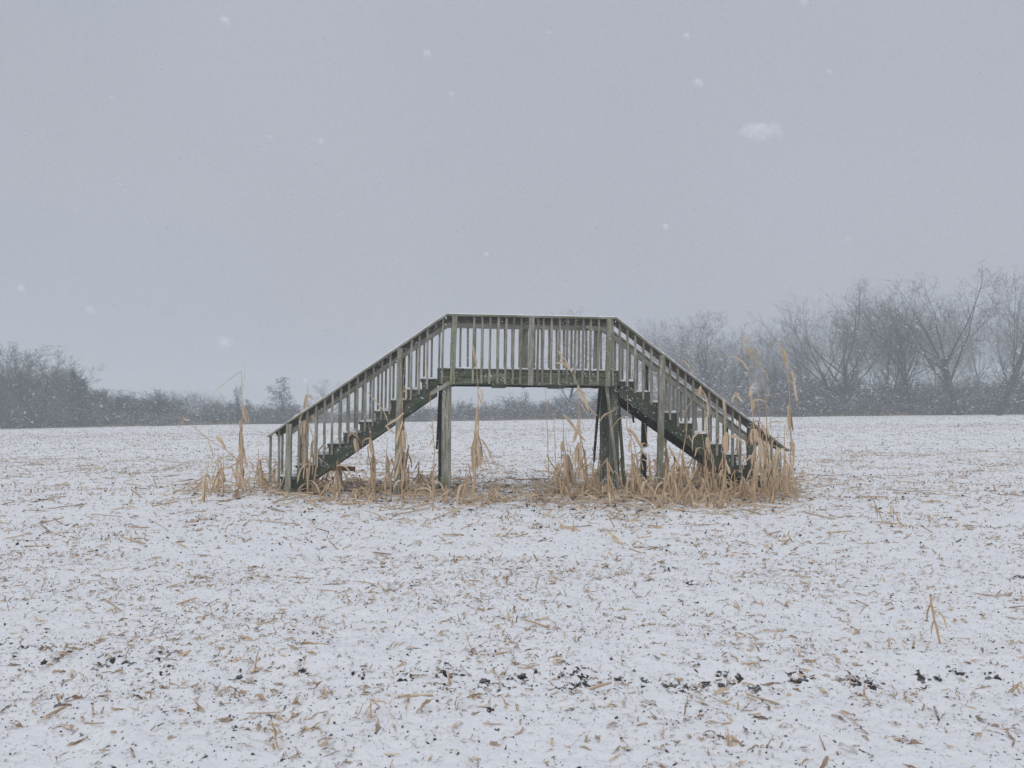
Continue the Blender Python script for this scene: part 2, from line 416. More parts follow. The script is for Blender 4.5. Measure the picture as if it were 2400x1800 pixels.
def crumb_t(seed):
    rs = random.Random(seed); v = []
    for d in ((1,0,0),(-1,0,0),(0,1,0),(0,-1,0),(0,0,1),(0,0,-1)): v.append(tuple(c*.5*rs.uniform(.35, 1.6)+rs.uniform(-.16, .16) for c in d))
    f = [(0,2,4),(2,1,4),(1,3,4),(3,0,4),(2,0,5),(1,2,5),(3,1,5),(0,3,5)]
    return v, f
def fan(n, y0, y1, p=1.0, wid=.78):
    u = rng.random(n); Y = (y0**(1+p) + u*(y1**(1+p)-y0**(1+p)))**(1/(1+p)); X = rng.uniform(-1, 1, n)*(wid*Y+.4)
    return X, Y
def clump_keep(X, Y, s, lo, seed):
    k = vnoise(X*s, Y*s, seed); return rng.random(len(X)) < np.clip((k-lo)*2.0, .38, 1)
def residue(sets, name, templates, mat, wscale, tri=False, tall=.5, upf=.22, sink=.002):
    Xs, Ys, Ls = [], [], []
    for (n, y0, y1, p, l0, l1) in sets:
        X, Y = fan(n, y0, y1, p); k = clump_keep(X, Y, 1.3, .25, 21); X, Y = X[k], Y[k]
        Xs.append(X); Ys.append(Y); Ls.append(l0+(l1-l0)*rng.random(len(X))**2.2)
    X = np.concatenate(Xs); Y = np.concatenate(Ys); Ln = np.concatenate(Ls); n = len(X)
    pitch = rng.normal(0, .16, n); up = rng.random(n) < upf; pitch[up] = rng.uniform(.3, 1.2, up.sum())*tall*2
    w = np.clip(Ln*wscale[0]*rng.uniform(.5, 1.5, n), wscale[1], wscale[2])
    Z = gz_np(X, Y)+np.abs(np.sin(pitch))*Ln*.30+sink
    return scatter(name, templates, np.stack([X, Y, Z], 1), rng.uniform(0, 6.28, n), pitch, rng.normal(0, .7, n), np.stack([Ln, w, np.where(w > 0, w if not tri else Ln*.8, w)], 1), mat, tri=tri)
leafT = []; ragT = []
for s in range(14):
    v_, f_ = ragged_t(s); ragT.append(([(a_, b_, c_*3.5) for a_, b_, c_ in v_], f_))
for s in range(10):
    v_, f_ = strip_t(s); leafT.append(([(a_, b_, c_*4) for a_, b_, c_ in v_], f_))
r1 = residue([(20000, 2.0, 8, 1, .008, .085), (70000, 8, 26, 1, .012, .12), (36000, 26, 60, .7, .03, .18), (26000, 50, 104, .6, .05, .3)],
             'corn_residue', ragT, DEBRIS, (.24, .005, .028))
tag(r1, 'tan shreds of corn leaf scattered over the snowy field', 'crop residue', kind='stuff')
stT = [stick_t(s) for s in range(4)]
r2 = residue([(260, 2.2, 8, 1, .04, .20), (2600, 8, 26, 1, .08, .38), (3500, 26, 70, .7, .1, .5)], 'stalk_pieces', stT, DEBRIS, (.06, .007, .017), tall=.3, upf=.04, sink=.005)
tag(r2, 'broken pieces of corn stalk lying in the snow of the field', 'crop residue', kind='stuff')
crT = [crumb_t(s) for s in range(8)]
r3 = residue([(27000, 2.0, 8, 1, .003, .015), (46000, 8, 28, 1, .006, .036), (30000, 26, 60, .7, .015, .07), (22000, 50, 104, .5, .03, .10)], 'soil_crumbs', crT, SOIL, (.5, .003, .06), tri=True)
tag(r3, 'small dark crumbs of wet soil poking through the snow', 'soil', kind='stuff')

# turned-up clods of soil, each its own thing
rs = random.Random(5)
def clod_mesh(seed):
    r_ = random.Random(seed); import bmesh
    bm = bmesh.new(); bmesh.ops.create_icosphere(bm, subdivisions=4, radius=1)
    for v in bm.verts:
        p = v.co.copy(); q = p*1.7+Vector((seed*7.1, 0, 0))
        k = 1+.35*mnoise.noise(q)+.28*mnoise.noise(q*2.7)+.22*mnoise.noise(q*6.5)
        v.co = p*k; v.co.z *= .55
    me = bpy.data.meshes.new('soil_clod'); bm.to_mesh(me); bm.free(); me.materials.append(CLOD); return me
m, t, bs = newmat('snow_dusted_clod'); CLOD = m
tcn = N(t, 'ShaderNodeTexCoord'); g = N(t, 'ShaderNodeNewGeometry'); sp = N(t, 'ShaderNodeSeparateXYZ'); t.links.new(g.outputs['Normal'], sp.inputs[0])
a = tex_noise(t, tcn.outputs['Object'], 3.2, 4, .7); b = tex_noise(t, tcn.outputs['Object'], 9, 3, .7)
sn = remap(t, math_n(t, 'ADD', math_n(t, 'MULTIPLY', sp.outputs['Z'], .42), a), .80, .87)
t.links.new(mixc(t, sn, mixc(t, remap(t, b, .3, .7), (.028, .025, .023), (.10, .085, .073)), (.8, .83, .88)), bs.inputs['Base Color']); bs.inputs['Roughness'].default_value = .95
bump(t, bs, b, .05)
clods = [clod_mesh(s) for s in range(6)]
for k, (px, py, rr) in enumerate(PATCH):
    p = ground_pt(px, py)
    for q in range(2 if rr > 45 else 1):
        o = bpy.data.objects.new('soil_clod', clods[(k+q*2) % 6]); COL.objects.link(o)
        x = p.x+rs.uniform(-1, 1)*rr/F*p.y*.7; y = p.y+rs.uniform(-.05, .05); s_ = rs.uniform(.010, .027)*(1 if 800 < px < 1950 else .65)
        o.location = (x, y, gz(x, y)-.002); o.rotation_euler = (rs.uniform(-.3, .3), rs.uniform(-.3, .3), rs.uniform(0, 6)); o.scale = (s_*rs.uniform(1, 1.7), s_, s_*rs.uniform(.7, 1.1))
        zn = next(z_ for lim, z_ in ((330, 'at the left end of the dark row'), (800, 'in the left part of the dark row'), (1100, 'left of the middle of the dark row'), (1320, 'in the middle of the dark row'), (1560, 'right of the middle of the dark row'), (1900, 'in the right part of the dark row'), (9999, 'at the right end of the dark row')) if px < lim)
        tag(o, 'dark snow-capped soil lump '+zn, 'clod', 'clods of soil '+zn)

# ------------------------------------------------------------------ the footbridge
TH = R(5.0); D0 = 14.05
BX = (1242-1200)/F*D0
root = empty('footbridge', (BX, D0, 0), TH)
tag(root, 'weathered wooden footbridge with a stair on each side standing alone in the snowy field', 'footbridge')
W = 0.95     # distance between the near and the far railing
ex = Vector((math.cos(TH), math.sin(TH))); ey = Vector((-math.sin(TH), math.cos(TH)))
def lx(px, ly=0.0):
    u = (px-1200)/F; cx, cy = BX+ey.x*ly, D0+ey.y*ly
    return (u*cy-cx)/(ex.x-u*ex.y)
def lz(px, py, ly=0.0):
    x = lx(px, ly); Y = D0+ex.y*x+ey.y*ly; return at(px, py, Y).z
ROLL = -.0095
def tz(x): return ROLL*x         # the whole deck has sunk a little to the right
bro = random.Random(3)
def board(name, p0, p1, w, th, mat, parent=root, up=(0, 0, 1), seg=10, rough=.0012):
    """beam with its own frame: x along it, y across (thickness th), z = up (width w)"""
    p0, p1 = Vector(p0), Vector(p1); d = p1-p0; Ln = d.length; d.normalize(); up = Vector(up)
    yv = up.cross(d).normalized(); zv = d.cross(yv).normalized()
    v, f = [], []; n = max(1, int(Ln/.12)); n = min(n, seg)
    c = min(w, th)*.07
    prof = [(-th/2+c, -w/2), (th/2-c, -w/2), (th/2, -w/2+c), (th/2, w/2-c), (th/2-c, w/2), (-th/2+c, w/2), (-th/2, w/2-c), (-th/2, -w/2+c)]
    s0 = bro.uniform(0, 99)
    for i in range(n+1):
        x = Ln*i/n; oy = rough*3*mnoise.noise(Vector((x*1.5, s0, 0))); oz = rough*3*mnoise.noise(Vector((x*1.5, 0, s0)))
        for (a_, b_) in prof: v.append((x, a_+oy+bro.uniform(-rough, rough)*.5, b_+oz+bro.uniform(-rough, rough)*.5))
    k = len(prof)
    for i in range(n):
        for j in range(k): f.append((i*k+j, i*k+(j+1) % k, (i+1)*k+(j+1) % k, (i+1)*k+j))
    f.append(tuple(range(k))[::-1]); f.append(tuple(n*k+j for j in range(k)))
    o = meshobj(name, v, f, mat, parent)
    M = Matrix((d, yv, zv)).transposed().to_4x4(); M.translation = p0
    if parent is not root: M = parent.matrix_basis.inverted() @ M
    o.matrix_basis = M
    return o
def snow_slab(parent, p0, p1, width, h=.016, ragged=.008, name='snow'):
    """lumpy strip of snow lying on a board, parented to it; p0, p1 in the bridge's frame, width along local y"""
    p0, p1 = Vector(p0), Vector(p1); n = max(4, int((p1-p0).length/.035)); v, f = [], []; s0 = bro.uniform(0, 99)
    for i in range(n+1):
        p = p0.lerp(p1, i/n); hh = h*(.55+.9*abs(mnoise.noise(Vector((i*.35, s0, 1)))))*(0.4 if i in (0, n) else 1)
        a0 = -width/2+ragged*mnoise.noise(Vector((i*.5, s0, 5)))*2; a1 = width/2+ragged*mnoise.noise(Vector((i*.5, s0, 9)))*2
        v += [(p.x, p.y+a0, p.z), (p.x, p.y+a0*.93, p.z+hh*.75), (p.x, p.y, p.z+hh), (p.x, p.y+a1*.93, p.z+hh*.75), (p.x, p.y+a1, p.z)]
    for i in range(n):
        for j in range(4): a_ = i*5+j; f.append((a_, a_+1, a_+6, a_+5))
    f.append((0, 1, 2, 3, 4)); f.append(tuple(n*5+j for j in (4, 3, 2, 1, 0)))
    o = meshobj(name, v, f, SNOW, parent, smooth=True); o.matrix_basis = parent.matrix_basis.inverted(); return o

ZD = 2.155                         # deck top
ZC = 3.085                         # cap-rail top
SL = .705                          # slope of both stairs
XL, XR = lx(1046), lx(1442)        # where the rails bend
DL, DR = lx(1030), lx(1447)        # ends of the platform
# platform: beams, joists, deck boards
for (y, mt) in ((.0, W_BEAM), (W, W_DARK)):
    b_ = board('beam', (DL, y, ZD-.038-.1175+tz(DL)), (DR, y, ZD-.038-.1175+tz(DR)), .235, .038, mt)
    if y == 0:
        for k in range(9):           # bolt heads and joint battens read on the near face
            pass
n = 22
for i in range(n):
    x = DL+(DR-DL)*(i+.5)/n
    bb = board('deck_board', (x, -.032, ZD-.019+tz(x)), (x, W+.04, ZD-.019+tz(x)), (DR-DL)/n-.008, .038, W_GREEN, up=(1, 0, 0))
    v0 = (x, -.025, ZD+tz(x)); 
sn = MB()
dk = [c for c in root.children if c.name.startswith('deck_board')]
def flat_snow(parent, x0, x1, y0, y1, z0, z1, h=.018, name='snow'):
    nxx = max(3, int((x1-x0)/.04)); nyy = max(3, int((y1-y0)/.06)); v, f = [], []; s0 = bro.uniform(0, 99)
    for j in range(nyy+1):
        for i in range(nxx+1):
            u, w_ = i/nxx, j/nyy; edge = (i in (0, nxx)) or (j in (0, nyy))
            x = x0+(x1-x0)*u; y = y0+(y1-y0)*w_; z = z0+(z1-z0)*u
            jit = .006*mnoise.noise(Vector((x*20, y*20, s0)))
            v.append((x+(jit if i in (0, nxx) else 0), y+(jit if j in (0, nyy) else 0), z+(0 if edge else h*(.75+.5*mnoise.noise(Vector((x*9, y*9, s0)))))))
    for j in range(nyy):
        for i in range(nxx):
            a_ = j*(nxx+1)+i; f.append((a_, a_+1, a_+nxx+2, a_+nxx+1))
    o = meshobj(name, v, f, SNOW, parent, smooth=False)
    if parent is not root: o.matrix_basis = parent.matrix_basis.inverted()
    return o
flat_snow(root, DL+.01, DR-.01, -.022, W+.03, ZD+.001+tz(DL), ZD+.001+tz(DR), .034, 'deck_snow')
for (px, w_) in ((1169, .24), (1304, .28)):
    x = lx(px); board('cleat', (x-w_/2, .06, ZD-.038-.235-.026+tz(x)), (x+w_/2, .06, ZD-.038-.235-.026+tz(x)), .05, .14, W_GREEN)
# end skirt boards of the platform
board('end_board', (DL-.022, -.019, ZD-.13+tz(DL)), (DL-.022, W+.019, ZD-.13+tz(DL)), .26, .038, W_GREEN)
board('end_board', (DR+.022, -.019, ZD-.13+tz(DR)), (DR+.022, W+.019, ZD-.13+tz(DR)), .26, .038, W_GREEN)

LEG = []
def leg(name, px0, py0, px1, py1, ly, w, mt, th=None, ext=0.0):
    """upright between two picture measurements at depth ly behind the near rail"""
    x0, z0 = lx(px0, ly), lz(px0, py0, ly); x1, z1 = lx(px1, ly), lz(px1, py1, ly)-ext
    return board(name, (x1, ly, z1), (x0, ly, z0), w, th or w, mt, up=(1, 0, 0))
leg('support_post', 1047, 896, 1046, 1156, .115, .165, W_POST, .15, .2)
leg('support_post', 1038, 898, 1037, 1148, W-.06, .15, W_DARK, .15, .2)
leg('support_post', 1437, 901, 1440, 1158, .115, .15, W_MID, .15, .2)
leg('support_post', 1416, 903, 1416, 1148, W-.06, .15, W_MID, .15, .2)
# sway braces nailed to the sides of the tall posts
def brace(px0, py0, l0, px1, py1, l1, w, th, mt, name='brace'):
    return board(name, (lx(px1, l1), l1, lz(px1, py1, l1)), (lx(px0, l0), l0, lz(px0, py0, l0)), th, w, mt, up=(1, 0, 0))
brace(1422, 905, -.0, 1450, 1162, .02, .07, .045, W_GREY)
brace(1448, 915, .20, 1464, 1165, -.05, .08, .045, W_GREEN)
brace(1406, 908, .45, 1391, 1080, 1.35, .09, .036, W_DARK)
brace(1031, 905, .30, 1024.5, 1050, 1.05, .09, .036, W_DARK)
brace(1478, 945, .9, 1485, 990, 1.0, .05, .03, W_DARK)

# ---- stairs
RISE, RUN = .184, .2605
def stair(sgn, xe):
    """sgn -1 left, +1 right; xe = platform edge; eleven risers"""
    nst = 11
    bx = xe+sgn*.04
    zt = ZD+tz(xe)
    # stringers: saw-toothed planks
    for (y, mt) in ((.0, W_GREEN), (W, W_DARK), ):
        poly = []
        x = bx; z = zt-RISE-.038
        top = [(bx, z)]
        for k in range(nst-1):
            top.append((bx+sgn*RUN*(k+1), z-RISE*k)); 
            if k < nst-2: top.append((bx+sgn*RUN*(k+1), z-RISE*(k+1)))
        xend = bx+sgn*RUN*(nst-1)
        zb0 = zt-.30-.0
        bot = [(xend, z-RISE*(nst-1)+.02), (xend-sgn*.28, z-RISE*(nst-1)-.02), (bx+sgn*.0, z-.235)]
        poly = top+bot
        if sgn < 0: poly = poly[::-1]
        mb = MB(); mb.prism(poly, y-.019, y+.019)
        # own frame along the slope so the grain follows it
        o = mb.build('stringer', mt, root)
        ang = math.atan2(-sgn*RISE, RUN)*1
        Mx = Matrix.Rotation(-sgn*0+ (math.atan2(RISE, RUN)*sgn), 4, 'Y'); Mx.translation = (bx, y, z)
        o.data.transform(Mx.inverted()); o.matrix_basis = Mx
    # treads
    for k in range(nst-1):
        zz = zt-RISE*(k+1); x0 = bx+sgn*RUN*k; x1 = bx+sgn*(RUN*(k+1)+.025)
        xm = (x0+x1)/2; wd = abs(x1-x0)
        tr = board('tread', (xm, -.012 if k % 3 else -.03, zz-.019), (xm, W+.012, zz-.019), wd, .038, W_GREEN if k % 2 else W_DARK, up=(1, 0, 0))
        a_, c_ = min(x0, x1), max(x0, x1)
        flat_snow(tr, a_+.006, c_-.006, 0.0, W, zz+.001, zz+.001, .045)
        if k % 4 == 2:
            board('riser', (x0+sgn*.012, .022, zz+.085), (x0+sgn*.012, W-.022, zz+.085), .10, .02, W_RED)
stair(-1, DL); stair(1, DR)

# ---- railings
def rail(y, near):
    yb = y + (-.038-.019-.045 if near else .038+.019+.045)       # post centre line outside the beam
    ybal = y + (-.019-.019-.001 if near else .019+.019+.001)
    ybrd = y + (.001 if near else -.001)
    capy = y + (-.035 if near else .035)
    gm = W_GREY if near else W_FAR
    # bends
    xl, xr = XL, XR
    zl, zr = ZC+tz(xl), ZC+tz(xr)
    xel = lx(630) if True else 0
    xer = lx(1843)
    zel = zl-(xl-xel)*(1030-740)/(1046-630); zer = zr-(xer-xr)*(1046-745.)/(1843-1442.)
    # slope of each side
    ml, mr = (zl-zel)/(xl-xel), (zr-zer)/(xer-xr)
    def ztop(x): return zl-(xl-x)*ml if x < xl else (zr-(x-xr)*mr if x > xr else ZC+tz(x))
    segs = [((xel, zel), (xl, zl)), ((xl, zl), (xr, zr)), ((xr, zr), (xer, zer))]
    for i, ((xa, za), (xb, zb)) in enumerate(segs):
        cp = board('cap_rail', (xa, capy, za-.015), (xb, capy, zb-.015), .03, .14, gm if i != 1 else (W_POST if near else W_FAR), seg=26)
        snow_slab(cp, (xa+.01, capy, za+.001), (xb-.01, capy, zb+.001), .13, .028)
        # edge board under the cap, inside the balusters; the right flights' are reddish and worn
        h = .095
        lo = .033+h/2/math.cos(math.atan2(abs(zb-za), xb-xa))
        mt = (W_EDGE if i < 2 else W_RED) if near else gm
        xa2, xb2 = (xa+.14 if i == 0 else xa), (xb-.18 if i == 2 else xb)
        sl = (zb-za)/(xb-xa)
        if not near:
            # the far side's edge boards have slipped lower
            lo += (.0, .0, .02)[i]
        board('edge_rail', (xa2, ybrd, za+(xa2-xa)*sl-lo), (xb2, ybrd, zb+(xb2-xb)*sl-lo), h if (i != 1 or not near) else .115, .034, mt, seg=26)
    # posts
    ly = yb
    sh = 0.0
    for (px0, px1, pyb, w_, m_) in ((1065.5, 1059.5, 893, .089, W_POST), (1245, 1241.5, 893, .089, W_GREY), (1426.5, 1421.5, 897, .089, W_POST)):
        x0, x1 = lx(px0), lx(px1); zb = ZD-.038-.235+tz(x1)-.004
        board('rail_post', (x1, yb, zb), (x0, yb, ztop(x0)-.031), w_, .089, m_ if near else W_FAR, up=(1, 0, 0))
    for (px0, px1, w_, m_) in ((938, 932, .092, W_GREY), (681, 680, .095, W_POST), (1549, 1540, .10, W_GREY), (1752 if near else 1748, 1750 if near else 1745, .089, W_GREEN)):
        x0, x1 = lx(px0), lx(px1)
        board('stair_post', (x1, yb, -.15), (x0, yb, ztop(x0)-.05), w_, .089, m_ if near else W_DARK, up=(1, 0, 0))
    # balusters
    r_ = random.Random(11 if near else 12)
    if near:
        plat = [1111, 1130.5, 1149.5, 1168.5, 1187, 1204.5, 1222, 1261.5, 1273.5, 1293, 1312, 1330, 1349, 1367, 1384.5, 1403.5]
        left = [704, 722, 741.7, 761.8, 780, 799.5, 818.4, 838, 856.7, 875.7, 895.3, 914.3, 964, 982.6, 1001.5]
        right = [1452, 1470, 1488, 1507, 1526, 1569, 1587, 1605, 1623, 1660, 1678, 1697, 1714, 1731]
        stubs = [(636.5, 1130), (656.5, 1132), (1823.5, 1135), (1805, 1132)]
    else:
        plat = [1082.5+18.6*i for i in range(18)]; left = [722+19.2*i for i in range(17)]; right = [1452+18.3*i for i in range(20)]
        stubs = [(636.5, 1120), (656.5, 1122), (1818, 1125)]
    bw = .038
    def bal(x0, x1, z0, z1, m_):
        board('baluster', (x1, ybal, z1), (x0, ybal, z0), bw, .036, m_, up=(1, 0, 0), seg=6)
    for px in plat:
        x = lx(px); dz = r_.uniform(-.008, .008)
        bal(x, x-.012-.006*r_.random()-(.01 if near else -.004), ztop(x)-.032+min(0, dz), ZD-.038-.215+tz(x)+dz, gm if r_.random() > .3 else W_FAR)
    x = lx(1037.5); bal(x+.01, x-.015, ztop(x+.01)-.035, ZD-.27+tz(x), gm)
    x = lx(1434); bal(x+.01, x+.005, ztop(x)-.035, ZD-.27+tz(x), gm)
    for px in left+right:
        x = lx(px); dz = r_.uniform(-.01, .01); ln = 1.055
        bal(x+.004, x-.006, ztop(x)-.034, max(ztop(x)-ln+dz, .02), gm if r_.random() > .35 else W_FAR)
    for px, py in stubs:
        x = lx(px); bal(x, x, ztop(x)-.034, lz(px, py), gm)
rail(0.0, True); rail(W, False)
# the far right edge board's loose end that pokes past the platform
board('loose_board', (lx(1373, W-.03), W-.03, lz(1373, 766, W)), (lx(1425, W-.03), W-.03, lz(1425, 776, W)), .07, .03, W_GREY)
# light brace planks that tie the stringers to the platform corners
board('corner_brace', (lx(1009), -.024, lz(1009, 923)), (lx(1053), -.024, lz(1053, 896)), .07, .010, W_GREY)
board('corner_brace', (lx(1425), -.024, lz(1425, 900)), (lx(1512), -.024, lz(1512, 962)), .07, .010, W_GREEN)
bp = board('cross_plank', (lx(772, .55), .55, lz(772, 1097, .55)), (lx(834, .55), .55, lz(834, 1099, .55)), .082, .03, W_BROWN)
bp['label'] = 'rusty brown plank under the left stair'
board('ground_sill', (lx(760), .30, .04), (lx(1100), .28, .03), .07, .12, W_DARK)
board('ground_sill', (lx(1560), .22, .045), (lx(1800), .26, .05), .09, .12, W_DARK)
board('ground_sill', (lx(1050), .12, .02), (lx(1062), W, .03), .07, .12, W_DARK)
board('stair_foot', (lx(700), .0, .05), (lx(700), W, .05), .2, .10, W_DARK, up=(0, 0, 1))
board('stair_foot', (lx(1752), .0, .05), (lx(1752), W, .05), .2, .10, W_DARK, up=(0, 0, 1))
# dark pipe mouth among the litter under the right stair
pc = at(1722, 1126, 14.25); mbp = MB(); rr = .095; pts_o = []
nk = 22
for j, (yy, ro) in enumerate(((0, rr), (0, rr-.012), (.45, rr-.012), (.45, rr))):
    for k in range(nk): a = 2*math.pi*k/nk; mbp.v.append(Vector((ro*math.cos(a), yy, ro*1.15*math.sin(a))))
for j in range(4):
    for k in range(nk):
        j2 = (j+1) % 4; mbp.f.append((j*nk+k, j*nk+(k+1) % nk, j2*nk+(k+1) % nk, j2*nk+k))
m, t, bs = newmat('black_plastic'); bs.inputs['Base Color'].default_value = (.01, .01, .011, 1); bs.inputs['Roughness'].default_value = .6
o = mbp.build('pipe', m, None); o.location = pc; o.rotation_euler = (R(-6), 0, R(12))
tag(o, 'black round pipe mouth in the litter under the foot of the right stair', 'pipe')

# ------------------------------------------------------------------ corn plants
cr_ = random.Random(21)
def wobble(pts, n, amp, rs_):
    """resample polyline to n points with small sideways noise"""
    pts = [Vector(p) for p in pts]; L_ = [0]
    for a_, b_ in zip(pts, pts[1:]): L_.append(L_[-1]+(b_-a_).length)
    out_ = []; s0 = rs_.uniform(0, 50)
    for i in range(n):
        s = L_[-1]*i/(n-1); k = 0
        while k < len(pts)-2 and L_[k+1] < s: k += 1
        u = (s-L_[k])/max(L_[k+1]-L_[k], 1e-6); p = pts[k].lerp(pts[k+1], u)
        q = Vector((mnoise.noise(Vector((s*3, s0, 0))), mnoise.noise(Vector((s*3, 0, s0))), 0))*amp*min(1, i/2)
        out_.append(p+q)
    return out_
def leaf_path(p, az_, el, ln, rs_, droop=1.0, n=9):
    """start direction by azimuth and elevation, then gravity bends it down"""
    d = Vector((math.cos(az_)*math.cos(el), math.sin(az_)*math.cos(el), math.sin(el))); pts = [p.copy()]; st = ln/(n-1)
    kink = rs_.randint(1, n-3) if rs_.random() < .65 else -1
    for i in range(n-1):
        d = d+Vector((rs_.uniform(-.16, .16), rs_.uniform(-.16, .16), -droop*.34*(2.2 if i == kink else .75)))
        d.normalize()
        if i == kink: d = (d+Vector((0, 0, -1.3))).normalized()
        pts.append(pts[-1]+d*st)
    zmin = .01
    for q in pts:
        if q.z < zmin: q.z = zmin+rs_.random()*.02
    return pts
def blade_w(n, w, rs_):
    return [w*(.35+.65*math.sin(math.pi*min(.98, (i+.8)/n*.95))**.7)*rs_.uniform(.75, 1.15) if i < n-1 else w*.08 for i in range(n)]
def add_leaf(parent, inv, pts, w, rs_, name='leaf', mat=None, mb=None):
    own = mb is None
    if own: mb = MB()
    n = len(pts); q = [p-inv for p in pts]
    side = Vector((rs_.uniform(-1, 1), rs_.uniform(-.5, .5), rs_.uniform(-.4, .4)))
    mb.ribbon(q, blade_w(n, w, rs_), side, fold=rs_.uniform(.15, .7), twist=rs_.uniform(-2.2, 2.2))
    if rs_.random() < .5 and n > 5:    # a torn strand beside the blade
        sh = Vector((rs_.uniform(-.02, .02), 0, rs_.uniform(-.02, .02)))
        mb.ribbon([a_+sh*i for i, a_ in enumerate(q[2:])], [w*.18]*(n-2), side, fold=.2, twist=rs_.uniform(-2, 2))
    if own: return mb.build(name, mat or LEAF, parent)
def husk(parent, inv, p, tip, w, rs_, name='ear'):
    """hanging ear in its husk: several curved bracts round a cob"""
    p = p-inv; tip = tip-inv; mb = MB(); d = tip-p; ln = d.length; dn = d.normalized(); a1 = dn.orthogonal().normalized(); a2 = dn.cross(a1); w = w*.72
    for k in range(7):
        a = k*2*math.pi/7+rs_.uniform(-.3, .3); rdir = a1*math.cos(a)+a2*math.sin(a); pts = []; f = rs_.uniform(.8, 1.25); fl = rs_.uniform(-.6, 1.1)
        for i in range(7):
            u = i/6; r_ = w*.5*(math.sin(math.pi*min(1, .12+u*.72))**.8)*(1 if u < .75 else 1+fl*(u-.75)*3); pts.append(p+dn*ln*u*f+rdir*r_)
        mb.ribbon(pts, [w*.5*(.5+.5*math.sin(math.pi*min(.95, (i+.5)/7))) if i < 6 else w*.05 for i in range(7)], dn.cross(rdir), fold=-.35)
    return mb.build(name, HUSK, parent)
def tassel(parent, inv, p, d, ln, rs_, nb=7, spread=.5):
    mb = MB(); p = p-inv
    for k in range(nb):
        dd = (d+Vector((rs_.uniform(-1, 1), rs_.uniform(-1, 1), rs_.uniform(-.2, .6)))*spread).normalized(); q = p+d*ln*.3*rs_.random(); pts = [q]; l_ = ln*rs_.uniform(.4, 1)
        for i in range(5): dd = (dd+Vector((rs_.uniform(-.1, .1), 0, -.16))).normalized(); pts.append(pts[-1]+dd*l_/5)
        mb.ribbon(pts, [.007, .012, .013, .011, .009, .003], Vector((1, 0, 0)), fold=.6, twist=rs_.uniform(-2, 2))
    return mb.build('tassel', LEAF, parent)
GROW = []
def corn(pxpts, label, Y=None, r=.011, leaves=(), auto=0, ears=(), tas=None, group=None, seed=0, skirt=0, thin=False, name='corn_stalk', lean=0.0):
    """pxpts from the foot upwards, in photo pixels; foot height fixes its distance"""
    rs_ = random.Random(seed*13+5)
    if Y is None:
        py = pxpts[0][1]; Y = F*EYE/(py-975.0)
        if 640 < pxpts[0][0] < 1860: Y = min(Y, 13.72+.05*math.sin(seed))
    P0 = ground_pt(*pxpts[0]) if False else at(pxpts[0][0], pxpts[0][1], Y); zg = gz(P0.x, Y)
    base = Vector((P0.x, Y, zg))
    pts = [base+Vector((0, 0, -.03))]
    for i, (a_, b_) in enumerate(pxpts[1:]):
        pts.append(at(a_, b_, Y+lean*(i+1)/max(1, len(pxpts)-1)))
    rt = empty(name, base); tag(rt, label, 'corn stalk', group)
    ln = sum((b_-a_).length for a_, b_ in zip(pts, pts[1:])); n = max(6, int(ln/.07))
    P_ = wobble(pts, n, .012, rs_); inv = base
    rad = []
    for i in range(n):
        u = i/(n-1); node = 1.28 if i % 3 == 0 else .93; rad.append(r*(1-.68*u)*node)
    mb = MB(); mb.tube([p-inv for p in P_], rad, 6); mb.build('stalk', STALK, rt, smooth=True)
    def pt(u): k = min(n-1, max(0, int(round(u*(n-1))))); return P_[k]
    for lf in leaves:                      # explicit leaves as pixel polylines
        q = [at(a_, b_, Y+.04*math.sin(k*1.7+seed)) for k, (a_, b_) in enumerate(lf['p'])]
        q = wobble(q, max(6, 3*len(q)), .010, rs_); add_leaf(rt, inv, q, lf.get('w', .045), rs_)
    for k in range(auto):
        u = .12+.8*(k+rs_.random()*.7)/max(1, auto); p = pt(u); a = rs_.uniform(0, 6.28)
        add_leaf(rt, inv, leaf_path(p, a, rs_.uniform(.2, 1.0), rs_.uniform(.22, .5), rs_, droop=rs_.uniform(1.0, 1.9)), rs_.uniform(.022, .045), rs_)
    if skirt:
        mb = MB()                          # sheath leaves collapsed against the stem
        for k in range(skirt):
            p = pt(rs_.uniform(.15, .62)) + Vector((rs_.uniform(-.02, .02), rs_.uniform(-.03, .03), 0)); l_ = rs_.uniform(.2, .5)
            q = [p-inv]; d = Vector((rs_.uniform(-.5, .5), rs_.uniform(-.4, .4), -.9)).normalized()
            for i in range(6):
                d = (d+Vector((rs_.uniform(-.2, .2), rs_.uniform(-.15, .15), -.35))).normalized(); q.append(q[-1]+d*l_/6)
            for v in q: v.z = max(v.z, .01)
            mb.ribbon(q, blade_w(7, rs_.uniform(.022, .05), rs_), Vector((rs_.uniform(-1, 1), rs_.uniform(-1, 1), 0)), fold=rs_.uniform(.2, .7), twist=rs_.uniform(-2, 2))
        mb.build('sheath_leaves', LEAF, rt)
    for (a_, b_, c_, d_, w_) in ears: husk(rt, inv, at(a_, b_, Y-.03), at(c_, d_, Y-.04), w_, rs_)
    if tas: tassel(rt, inv, P_[-1], (P_[-1]-P_[-2]).normalized(), tas[0], rs_, tas[1], tas[2])
    return rt
TALLG = 'tall standing corn stalks by the footbridge'
corn([(569.5,1163),(568,1103),(567,1014),(569,977),(568,938),(566,902),(567,872)], 'tall corn stalk left of the bridge with its top leaf bent over to the left', leaves=[dict(p=[(567,872),(555,877),(540,888),(521,904),(501,921)], w=.035), dict(p=[(567,895),(573,885),(574,866)], w=.02), dict(p=[(562,985),(566,1020),(565,1060),(556,1090),(553,1120)], w=.06), dict(p=[(568,900),(577,912)], w=.02)], ears=[(570,952,580,988,.09), (564,1010,567,1062,.085), (563,985,566,1012,.06)], skirt=5, seed=1)
